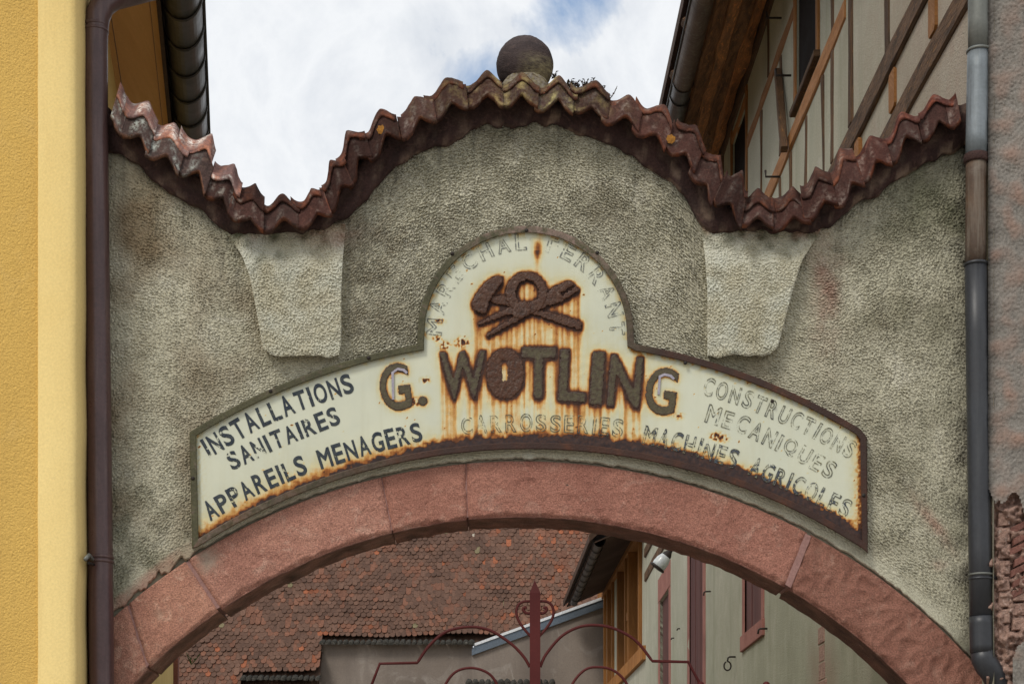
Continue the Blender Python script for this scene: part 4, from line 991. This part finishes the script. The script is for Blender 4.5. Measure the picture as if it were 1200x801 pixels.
def rbox(name, x0, x1, z0, z1, h0, h1, mat, parent=rh, bev=.006, label=None): return box(name, P(XR+x0, z0, h0), P(XR+x1, z1, h1), mat, parent, label, bev)
# masses behind so that light does not leak through the house
rbox('inner_wall', .23, .28, 6.9, ZE, HG, 6.3, M['void'], bev=0)
def rbeam(name, z0, h0, z1, h1, w, mat='timber', proud=.03, parent=rh, t=.09):
    """timber in the plane of the side wall"""
    x = XR-proud+t/2
    return beam(name, P(x, z0, h0), P(x, z1, h1), t*K, w*K, M[mat], parent, up=(0, 0, 1) if abs(z1-z0) > abs(h1-h0)*.2 else (0, 1, 0), rough=.012)
def rpost(z, h0, h1, w=.13, mat='timber', proud=.010): 
    x = XR-proud+.045
    return beam('timber_post', P(x, z, h0), P(x, z+random.uniform(-.04, .04), h1), .09*K, w*K, M[mat], rh, up=(0, 1, 0), rough=.012)
rbeam('timber_beam', 7.1, 3.50, ZE, 3.52, .125, proud=.018)
rbeam('timber_beam', 7.1, 3.86, ZE, 3.85, .135, proud=.022)
for z in (7.75, 8.55, 9.4, 10.3, 11.3, 12.4, 13.6): beam('joist_end', P(XR-.016, z, 3.68), P(XR+.12, z, 3.68), .12*K, .19*K, M['orange_timber'], rh, rough=.008)
rbeam('timber_rail', 9.75, 4.66, 18, 4.66, .125, 'orange_timber', proud=.014)
rbeam('timber_rail', 11.5, 5.47, 13.65, 5.47, .085, 'orange_timber', proud=.012)
rbeam('wall_plate', 7.1, 6.05, ZE, 6.05, .20, 'timber', proud=.02)
for z, h0, h1, w in ((9.62, 3.95, 5.95, .15), (10.15, 3.95, 5.95, .10), (10.42, 3.95, 4.58, .10), (11.05, 3.95, 4.58, .10), (11.62, 3.95, 4.58, .10), (12.05, 4.74, 5.41, .10), (12.05, 3.95, 4.58, .09), (12.6, 5.53, 5.95, .09), (12.95, 4.74, 5.41, .09),
                     (12.85, 3.95, 4.58, .09), (13.2, 3.95, 4.58, .09), (8.7, 3.95, 5.95, .16), (8.15, 3.96, 5.95, .13), (7.5, 3.96, 5.95, .16), (15.2, 3.95, 5.95, .14), (16.4, 3.95, 5.95, .14)):
    rpost(z, h0, h1, w*.72)
for (a_, b_, c, d) in HOLES[:2]:
    w_ = mk('window', [P(XR+.014, a_, c), P(XR+.014, b_, c), P(XR+.014, b_, d), P(XR+.014, a_, d)], [[0, 1, 2, 3]], M['void'], rh, smooth=False)
    for z in (a_-.035, b_+.035): beam('window_frame', P(XR+.020, z, c-.03), P(XR+.020, z, d+.12), .07*K, .065*K, M['orange_timber'], w_, up=(0, 1, 0), rough=.004)
    beam('window_head', P(XR+.022, a_-.08, d+.035), P(XR+.022, b_+.08, d+.035), .07*K, .07*K, M['orange_timber'], w_, rough=.004)
    beam('window_sill', P(XR+.012, a_-.08, c-.02), P(XR+.012, b_+.08, c-.02), .10*K, .04*K, M['timber'], w_, rough=.004)
# iron shutter catches
for (z, h) in ((11.5, 5.05), (11.95, 4.55), (11.9, 5.62), (14.75, 5.2)):
    tube('shutter_catch', [P(XR-.02, z, h), P(XR-.12, z, h), P(XR-.12, z+.02, h+.05)], .010, M['iron'], rh, 6)
beam('timber_strut', P(XR-.03, 12.0, 5.3), P(XR-.05, 11.6, 4.6), .05*K, .05*K, M['timber'], rh, rough=.005)
# eaves: boards along the overhang, roof, gutter
sl = lambda x: 5.74+(x-1.33)*.62
for k, (xa, xb, dh) in enumerate(((1.345, 1.46, .03), (1.465, 1.58, -.005), (1.585, 1.70, .02), (1.705, 1.80, -.012), (1.805, 1.895, -.04))):
    vs_ = []
    p0, p1 = P((xa+xb)/2, 7.0, sl((xa+xb)/2)+dh), P((xa+xb)/2, ZE+.2, sl((xa+xb)/2)+dh)
    beam('eave_board', p0, p1, (xb-xa)*K*1.12, .05*K, M['timber'], rh, up=(-.53, 0, .85), rough=.03, steps=60).color = [(4.6, 3.7, 3.0, 1), (1.8, 1.6, 1.4, 1), (4.2, 3.6, 3.0, 1), (1.5, 1.4, 1.3, 1), (4.6, 3.6, 2.6, 1)][k]
for z in np.arange(7.3, ZE, .85): beam('rafter_end', P(1.30, z, sl(1.30)+.07), P(2.1, z, sl(2.1)+.07), .11*K, .10*K, M['timber'], rh, up=(0, 0, 1), rough=.008)
def slab(name, pts, th, mat, parent):
    vs = list(pts)+[(p[0], p[1], p[2]+th) for p in pts]
    return fix_normals(mk(name, vs, [[0, 1, 2, 3], [4, 5, 6, 7], [0, 1, 5, 4], [1, 2, 6, 5], [2, 3, 7, 6], [3, 0, 4, 7]], mat, parent, smooth=False))
slab('roof', [P(1.27, 6.7, 5.88), P(1.27, ZE+.2, 5.88), P(5.0, ZE+.2, 9.2), P(5.0, 6.7, 9.2)], .12, M['roof_under'], rh)
zs = [6.7, 9.1, 11.35, 13.3, 13.55, 14.2, 14.9, 16.2, 17.8, 20, 23.6]
for i in range(len(zs)-1):
    vs = []; n = 15
    for (z, r) in ((zs[i], .083), (zs[i]+.03, .083), (zs[i]+.034, .078), (zs[i+1]+.03, .0765), (zs[i+1]+.03, .07), (zs[i], .07)):
        for k in range(n):
            t = PI*k/(n-1); vs.append(P(1.382-r*math.cos(t), z, 5.80-r*1.15*math.sin(t)))
    fix_normals(mk('gutter_length', vs, [list(q) for q in gridfaces(6, n)], M['rusty_pipe' if zs[i] < 13.2 else 'dark_zinc'], rh))
tube('gutter_lip', [P(1.30, 6.7, 5.80), P(1.30, 23.6, 5.80)], .011, M['dark_zinc'], rh, 8)
# lower openings with stone surrounds
def surround(a_, b_, c, d, w, sill, fill, name, dep=.12):
    f = rbox(name, dep, dep+.05, a_, b_, max(c, HG), d, fill, bev=.003)
    for z0, z1 in ((a_-w, a_), (b_, b_+w)): rbox('stone_jamb', -.006, .05, z0, z1, max(c, HG), d, M['pinkstone'], f)
    rbox('stone_lintel', -.009, .05, a_-w, b_+w, d+.002, d+w*1.35, M['pinkstone'], f)
    if sill: rbox('stone_sill', -.02, .08, a_-w-.02, b_+w+.02, c-.13, c-.002, M['pinkstone'], f)
    return f
f1 = surround(20.2, 21.35, HG, 2.90, .22, False, M['maroon'], 'doorway', .035)
f2 = surround(16.75, 17.95, HG, 3.15, .20, False, M['maroon'], 'boarded_door', .02)
for k in range(1, 6): rbox('door_board', .005+.004*(k % 2), .02, 16.75+(k-1)*.24+.006, 16.75+k*.24-.006, HG+.02, 3.14, M['maroon'], f2, bev=.003)
f3 = surround(12.95, 13.85, 1.62, 2.95, .13, True, M['maroon'], 'shuttered_window', .03)
for k in range(3): rbox('shutter_board', .012+.005*(k % 2), .03, 12.95+k*.3+.006, 12.95+(k+1)*.3-.006, 1.63, 2.94, M['maroon'], f3, bev=.003)
tube('shutter_knob', [P(XR+.01, 13.35, 2.1), P(XR-.05, 13.35, 2.1)], .025, M['iron'], f3, 8)
# brick strip where the plaster has fallen
for k in range(13):
    rbox('brick', -.002-.005*random.random(), .03, 10.33+random.uniform(0, .08), 10.60+random.uniform(-.06, .05), -.15+k*.11, -.15+k*.11+.108, M['rubble'], bev=.008)

# street front of the right house
def rfront():
    x0, x1 = 1158.0, 1440.0; Zf = 6.82; dz = Zf-7
    xs = np.concatenate([np.arange(x0, 1215, 1.6), np.arange(1218, 1440, 4)]); ys = np.concatenate([np.linspace(-260, -12, 20), np.arange(-10, 815, 1.8), np.linspace(820, 1455, 40)])
    gx, gy = np.meshgrid(xs, ys); lump = bandnoise(1800, 300, 4.5, 91, .35); low = bandnoise(1800, 300, 45, 92)
    iy = np.clip((gy+270).astype(int), 0, 1799); ix = np.clip((gx-x0).astype(int), 0, 299)
    lim = np.interp(xs, [1158, 1167, 1171, 1178, 1183, 1188, 1193, 1200, 1215, 1330], [575, 592, 590, 590, 582, 578, 580, 600, 640, 900])
    lim = lim+1.0*bandnoise(8, len(xs), 6, 94)[2]
    lo2 = np.interp(xs, [1158, 1170, 1186, 1192, 1200, 1215, 1330], [2000, 2000, 770, 755, 750, 745, 700])[None, :]
    hole = (gy > lim[None, :]) & ((gy < lo2) | (gx < 1184))
    d = dz-.0026*np.tanh(1.3*lump[iy, ix])-.002*low[iy, ix]+.006*np.exp(-np.clip(gx-x0, 0, None)/2)
    V = GV(gx, gy, d).reshape(-1, 3)
    pink = np.clip(.12+.22*low[iy, ix], 0, 1); soot_shade = np.clip(1.2*np.exp(-np.clip(gx-x0, 0, None)/5), 0, 1)  # left edge darkened: shadow gap by the drainpipe put into the colour
    fs = gridfaces(len(ys), len(xs)); fs = fs[~hole.ravel()[fs].any(1)][:, ::-1]
    mk('street_front', V, fs, M['right_front'], rh, attrs=dict(pinkish=pink, soot_shade=soot_shade))
    # bared masonry behind the fallen plaster
    xs2 = np.arange(1156, 1240, 2.0); ys2 = np.arange(550, 900, 2.0); gx, gy = np.meshgrid(xs2, ys2); l2 = bandnoise(len(ys2), len(xs2), 7, 95, .6); l3 = bandnoise(len(ys2), len(xs2), 18, 96)
    mk('bared_masonry', GV(gx, gy, dz+.035-.010*l3-.009*l2).reshape(-1, 3), gridfaces(len(ys2), len(xs2))[:, ::-1], M['rubble'], rh)
    vs = [P(2.1, 6.823, HG), P(6.5, 6.823, HG), P(6.5, 6.823, 6.3), P(2.1, 6.823, 6.3)]
    mk('front_wall', vs, [[0, 1, 2, 3]], M['right_front'], rh, smooth=False)
    for k in range(7):       # bricks laid askew
        y = 612+k*12.5; x = 1184+random.uniform(-1, 2)+(k % 2)*3
        poly_prism('brick', [(x, y+6), (x+30, y-9), (x+30, y-1), (x, y+14.5)], dz+.018+random.uniform(0, .008), dz+.06, M['brick'], rh, bev=1.3)
    for k in range(8):
        y = 600+k*19; poly_prism('brick', [(1170+random.uniform(-1, 1), y), (1183+random.uniform(-2, 2), y-1), (1184, y+15), (1169, y+16.5)], dz+.026+random.uniform(0, .008), dz+.06, M['rubble'], rh, bev=2.2)
    for k in range(4):
        y = 690+k*17; poly_prism('brick', [(1186+random.uniform(-1, 1), y), (1212, y-2), (1212, y+13), (1186, y+14)], dz+.026+random.uniform(0, .008), dz+.06, M['rubble'], rh, bev=2.2)
rfront()

# right drainpipe in its odd lengths
rp = thing('drainpipe', 'patched drainpipe of zinc, rusty and slate grey lengths beside the right house', 'drainpipe', G(1150, 1440, -.12))
dr_ = -.14
def pipe_len(pa, pb, r, mat, name='pipe_length'):
    q = [(pa[0]*(1-t)+pb[0]*t, pa[1]*(1-t)+pb[1]*t) for t in np.linspace(0, 1, 6)]
    return tube(name, gp(q, dr_), r/290*K*.98, M[mat], rp, 22)
pipe_len((1147.5, -120), (1147.2, 60), 12.6, 'zinc_pipe')
pipe_len((1146.8, 58), (1144.5, 184), 12.9, 'blue_zinc')
pipe_len((1144.2, 186), (1143.5, 312), 12.2, 'rusty_pipe')
pipe_len((1143.8, 308), (1149.5, 726), 13.2, 'slate_pipe')
pipe_len((1149.6, 722), (1151, 764), 13.9, 'slate_pipe')
tube('pipe_bend', gp([(1151, 760), (1152.5, 772)], dr_)+[G(1157, 780, dr_), G(1163, 788, dr_+.01), G(1168, 800, dr_+.03), G(1170, 840, dr_+.03)], [.055, .058, .058, .056, .055, .055], M['slate_pipe'], rp, 20)
for (x, y, mat, w) in ((1147, 60, 'zinc_pipe', 1.6), (1144, 186, 'bed', 5), (1143.7, 310, 'slate_pipe', 1.6), (1149, 673, 'zinc_pipe', 1.3), (1149, 678, 'slate_pipe', 1.3)):
    q = 13.2/290*K
    tube('collar', gp([(x, y-w), (x, y-w*.6), (x, y+w*.6), (x, y+w)], dr_), [q*1.0, q*1.08, q*1.08, q*1.0], M[mat], rp, 22)
tube('bracket', [G(1158, 675, -.15), G(1171, 676, -.13)], .012, M['slate_pipe'], rp, 8)
tube('bracket', [G(1156, 186, -.15), G(1170, 186, -.13)], .012, M['iron'], rp, 8)

# ================================================================== FAR BARN
fb = thing('timber_barn', 'low barn with open timber bays and dark eaves at the far right of the yard', 'barn', P(2.5, 27, -1.6/K))
FX = lambda Z: 1.93-.02*(Z-23.5)
def fbox(name, x0, x1, z0, z1, h0, h1, mat, parent=fb):
    vs = [P(FX(z)+x, z, h) for x in (x0, x1) for z in (z0, z1) for h in (h0, h1)]
    return fix_normals(mk(name, vs, [[0, 1, 3, 2], [4, 5, 7, 6], [0, 1, 5, 4], [2, 3, 7, 6], [0, 2, 6, 4], [1, 3, 7, 5]], mat, parent, smooth=False, uv=[(v[0]*3, v[1]+v[2]) for v in vs]))
fbox('back_wall', .12, .2, 23.5, 31.6, HG, 4.4, M['void'])
fbox('lower_wall', 0, .12, 23.5, 31.6, HG, 2.40, M['right_wall'])
fbox('sill_beam', -.05, .12, 23.5, 31.6, 2.41, 2.60, M['orange_timber'])
fbox('plate_beam', -.06, .12, 23.5, 31.6, 4.20, 4.40, M['orange_timber'])
PXZ = lambda px: 4872/(px-550)
for (pa, pb) in ((753.2, 757.5), (736.5, 740), (720.5, 727), (711, 715), (705, 707)):
    fbox('panel', 0, .10, PXZ(pb), PXZ(pa), 2.60, 4.20, M['right_wall'])
for p_ in (752.3, 740, 736, 727, 720.3, 715, 711, 707.3):
    z = PXZ(p_); fbox('post', -.045, .11, z-.07, z+.07, 2.61, 4.195, M['orange_timber'])
fbox('tie_rail', -.03, .11, PXZ(739.8), PXZ(736.3), 3.25, 3.36, M['orange_timber'])
slab('roof', [P(1.17, 23.6, 4.02), P(1.04, 30.3, 4.02), P(5.0, 30.3, 7.4), P(5.0, 23.6, 7.4)], .12, M['roof_under'], fb)
slab('eave_soffit', [P(1.24, 23.6, 4.0), P(1.10, 30.2, 4.0), P(1.80, 30.2, 4.30), P(1.93, 23.6, 4.30)], .02, M['roof_under'], fb)
zs = np.arange(23.6, 30.2, .55)
for i in range(len(zs)-1):
    vs = []; n = 13; xg = lambda z: 1.228-.017*(z-23.3)+.085
    for (z, r) in ((zs[i], .088), (zs[i]+.05, .088), (zs[i]+.06, .080), (zs[i+1]+.04, .080), (zs[i+1]+.04, .07), (zs[i], .07)):
        for k in range(n):
            t = PI*k/(n-1); vs.append(P(xg(z)-r*math.cos(t), z, 4.06-r*1.3*math.sin(t)))
    fix_normals(mk('gutter_length', vs, [list(q) for q in gridfaces(6, n)], M['dark_zinc'], fb))

# ================================================================== END BUILDING: grey shed wall and the big tiled roof behind
eb = thing('tiled_roof_building', 'grey outbuilding across the yard under a broad roof of small brown and orange tiles', 'building', P(-1.5, 33, -1.6/K))
ZW = 30.7
EX = lambda px: (px-590)*ZW/F
EH = lambda py: (980-py)*ZW/F
def eprism(name, pts, z0, z1, mat, parent=eb, label=None, subdiv=False):
    n = len(pts); vs = [P(x, z0, h) for x, h in pts]+[P(x, z1, h) for x, h in pts]
    fs = [list(range(n)), list(range(n, 2*n))[::-1]]+[[i, (i+1) % n, n+(i+1) % n, n+i] for i in range(n)]
    return fix_normals(mk(name, vs, fs, mat, parent, smooth=False, label=label))
eprism('rendered_wall', [(EX(366), HG), (EX(554), HG), (EX(554), EH(753)), (EX(366), EH(753))], ZW, ZW+.25, M['end_wall'])
eprism('rendered_wall', [(EX(553), HG), (EX(712), HG), (EX(712), EH(706)), (EX(553), EH(763))], ZW-.06, ZW+.25, M['end_wall'])
eprism('flashing', [(EX(553), EH(768)), (EX(712), EH(710)), (EX(712), EH(701)), (EX(556), EH(757.5)), (EX(553), EH(761))], ZW-.11, ZW+.28, M['flashing'])
eprism('flashing_edge', [(EX(556), EH(757.3)), (EX(712), EH(700.8)), (EX(712), EH(697.5)), (EX(555), EH(754.5))], ZW-.13, ZW+.28, M['flash_edge'])
eprism('lower_wall', [(EX(284), HG), (EX(378), HG), (EX(378), EH(800)), (EX(284), EH(800))], 30.25, 30.5, M['end_wall'])
SLP = 1.11
def RP(X, Z, off=0): return P(X, Z-off*.74, 3.5+(Z-30.8)*SLP+off*.67)
def roof_tiles():
    tw, ex, tl = .099, .104, .23; ca = 1/math.sqrt(1+SLP**2)
    allv, allf, allc = [], [], []; c = 0; hold = .5; R2 = np.random.default_rng(3)
    patch = bandnoise(80, 160, 9, 44, .6); patch2 = bandnoise(80, 160, 34, 45, .4)
    row = 0
    prof = [(-.47, .0), (-.47, .75), (-.36, .93), (-.14, 1.0), (.14, 1.0), (.36, .93), (.47, .75), (.47, .0)]
    for row in range(80):
        s0 = -1.58+row*ex                      # distance up the slope of the tile's lower edge
        z_ = 30.8+s0*ca
        if z_ > 35.5: break
        for ci in range(-90, 42):
            X = (ci+(row % 2)*.5)*tw
            if X < -8.6 or X > 3.2: continue
            if X > EX(377) and s0 < -.02: continue
            if EX(288) < X and s0 < -.93: continue
            dz_ = R2.normal(0, .005); rot = R2.normal(0, .02); jx = R2.normal(0, .003); js = R2.normal(0, .006)
            vs = []
            for lay in (0, 1):
                for (u, v) in prof:
                    s_ = s0+js+tl*(1-v)+u*tw*rot*2; o_ = .012+.020*v+dz_+.018*patch2[row % 80, (ci+90) % 160]-(.014 if lay else 0)
                    vs.append(RP(X+jx+u*tw, 30.8+s_*ca, o_))
            n = len(prof); fs = [list(range(n))]+[[i, i+1, n+i+1, n+i] for i in range(1, n-2)]
            fs.append([0, 1, n+1, n]); fs.append([n-2, n-1, 2*n-1, 2*n-2])
            allv += vs; allf += [[i+c for i in f] for f in fs]; c += 2*n
            p = patch[row % 80, (ci+90) % 160]; q = R2.random(); lum = R2.uniform(.8, 1.15)
            q = .62*q+.38*hold if R2.random() < .5 else q; hold = q
            if q < .035+.035*p+.06*(X > .6): col = np.array([.27, .088, .040])*R2.uniform(.6, 1.15)
            elif q < .30+.06*p+.2*(X > .6): col = np.array([.165, .072, .043])*lum
            elif q > .999: col = np.array([.40, .35, .28])
            elif q > .993: col = np.array([.17, .14, .075])
            else: col = np.array([.118, .062, .041])*lum*(1+.10*p)*(1+.25*(X > .3))
            allc += [[*col, 1]]*(2*n)
    o = mk('clay_tiles', allv, allf, M['beaver'], eb, smooth=False, colors=allc); o['kind'] = 'stuff'
roof_tiles()
vs = [RP(-8.7, 29.5, -.075), RP(EX(290), 29.5, -.075), RP(EX(290), 30.05, -.075), RP(EX(378), 30.05, -.075), RP(EX(378), 30.75, -.075), RP(3.3, 30.75, -.075), RP(3.3, 36, -.075), RP(-8.7, 36, -.075)]
mk('roof_deck', vs, [list(range(8))], M['roof_under'], eb, smooth=False)
def moss_row(x0, x1, h, z, n):
    for k in range(n):
        X = x0+(x1-x0)*(k+.5)/n; w = (x1-x0)/n; vs = []
        r0 = w*random.uniform(.40, .55)
        for j in range(6):
            for q in range(9):
                t = PI*q/8; rr = r0*(.75, 1, 1.05, 1.0, .9, .8)[j]*(1+.25*mnoise.noise((X*9, j*.8, q)))
                vs.append(P(X+rr*math.cos(t), z+(-.12, -.10, -.03, .03, .1, .2)[j], h+rr*.95*math.sin(t)+.018*j-.02+.02*mnoise.noise((X*30, j, q))))
        fs = [list(q) for q in gridfaces(6, 9)]+[list(range(9))]
        fix_normals(mk('eave_tile', vs, fs, M['moss'], eb))
moss_row(EX(375), EX(556), EH(754.5), ZW-.05, 27)
moss_row(EX(288), EX(380), (980-796)*30.15/F, 30.12, 14)
moss_row(EX(548), EX(648), (980-800)*29/F, 29.2, 14)

# ================================================================== SMALL THINGS
wl = thing('wall_lamp', 'pale dome lamp on a bent arm by the grey side wall beyond the arch', 'lamp', P(1.9, 16, 2.9))
def lamp():
    c = Vector(P(187*16/F, 16, (980-656)*16/F)); ax = Vector((.62, -.1, .78)).normalized(); s_ = ax.cross(Vector((0, 1, 0))).normalized(); u = s_.cross(ax).normalized()
    def lathe(name, prof, mat):
        vs = []; n = 18
        for (r, t) in prof:
            for k in range(n): vs.append((c+ax*t+s_*(r*math.cos(2*PI*k/n))+u*(r*math.sin(2*PI*k/n)))[:])
        return fix_normals(mk(name, vs, [list(q) for q in gridfaces(len(prof), n, True)], mat, wl))
    lathe('lamp_shade', [(.001, -.115), (.05, -.112), (.078, -.10), (.082, -.06), (.078, 0), (.06, .05), (.04, .075), (.001, .08)], M['lampglass'])
    lathe('shade_rim', [(.06, -.118), (.092, -.112), (.094, -.098), (.082, -.088)], M['iron'])
    lathe('lamp_cap', [(.058, .045), (.05, .085), (.03, .115), (.02, .15), (.001, .155)], M['iron'])
    tube('lamp_arm', [(c+ax*.14)[:], (c+ax*.3)[:], (c+ax*.42+Vector((.1, 0, 0)))[:], P(XR, 16, 2.56+.38)], .014, M['iron'], wl, 8)
lamp()
hook = None
HK = [((833, 692.5), 'small black iron hook high between the boarded door and the shuttered window'),
      ((797, 736), 'upper of two iron pegs between the stone doorway and the boarded door'),
      ((790, 747), 'lower of two iron pegs between the stone doorway and the boarded door'),
      ((862, 769), 'bent iron hook with a hanging ring left of the stone sill'),
      ((899, 736), 'iron shutter hook at the near end of the stone window sill')]
for k, ((px, py), lab) in enumerate(HK):
    Z = F*XR/(px-590); p = P(XR, Z, (980-py)*Z/F)
    t = thing('iron_hook', lab, 'hook', p, 'iron hooks on the side wall')
    v = Vector(p); q = .5 if k in (1, 2) else 1.0
    tube('shank', [p, (v+Vector((-.06*q, 0, 0)))[:], (v+Vector((-.075*q, .01, -.010)))[:], (v+Vector((-.08*q, .01, -.045*q)))[:]], .009, M['iron'], t, 6)
    if k == 3:
        tube('ring', [(v+Vector((-.08+.035*math.sin(a_), .01, -.09+.045*math.cos(a_))))[:] for a_ in np.linspace(0, 2*PI*.93, 16)], .008, M['iron'], t, 6)

def weed(px, py, d, hgt, n, lab, seed, mat='leaf', spread=.6):
    r = random.Random(seed); p = Vector(G(px, py, d)); t = thing('weed', lab, 'plant', p[:], 'weeds on the coping')
    vs, fs = [], []; sv_, sf = [], []
    for k in range(n):
        dx, dy = r.uniform(-spread, spread)*hgt, r.uniform(-.3, .3)*hgt; tip = p+Vector((dx, dy, hgt*r.uniform(.5, 1))); m_ = (p+tip)/2+Vector((dx*.2, 0, hgt*.1))
        i = len(sv_)
        for q, w in ((p, .0035), (m_, .003), (tip, .0018)):
            for a_ in range(3): sv_.append((q.x+w*math.cos(a_*2.1), q.y+w*math.sin(a_*2.1), q.z))
        for s_ in range(2):
            for a_ in range(3): sf.append([i+s_*3+a_, i+s_*3+(a_+1) % 3, i+s_*3+3+(a_+1) % 3, i+s_*3+3+a_])
        for l in range(r.randint(6, 10)):
            f = r.uniform(.25, 1.05); q = p.lerp(tip, f); a1, b1 = r.uniform(0, 6.3), r.uniform(-.6, .9); L = r.uniform(.010, .020)
            dv = Vector((math.cos(a1)*math.cos(b1), math.sin(a1)*math.cos(b1), math.sin(b1))); sd_ = dv.cross(Vector((0, 0, 1))).normalized()
            j = len(vs); vs += [q[:], (q+dv*L*.5+sd_*L*.32)[:], (q+dv*L)[:], (q+dv*L*.5-sd_*L*.32)[:]]; fs.append([j, j+1, j+2, j+3])
    mk('stems', sv_, sf, M[mat], t); o = mk('leaves', vs, fs, M[mat], t, smooth=False); o['kind'] = 'stuff'
weed(671, 106, .06, .06, 9, 'low reddish weed growing on the tiles right of the stone ball', 1)
weed(681, 107, .06, .05, 7, 'dense little weed in the tile trough between two taller weeds', 2)
weed(690, 108, .03, .075, 6, 'tall thin weed with dark leaves beside the reddish weed on the tiles', 3)
weed(712, 120, .03, .09, 4, 'lone dark weed leaning up at the right end of the row of weeds', 4)
weed(650, 92, .08, .04, 3, 'tiny weed at the right foot of the stone ball', 5)
weed(559, 104, .06, .035, 3, 'tiny weed on the tiles left of the stone ball', 6)
t_ = None
weed(224, 778, .31, .06, 4, 'small green sprig hanging behind the arch at the lower left', 9, 'leafgreen', .9)
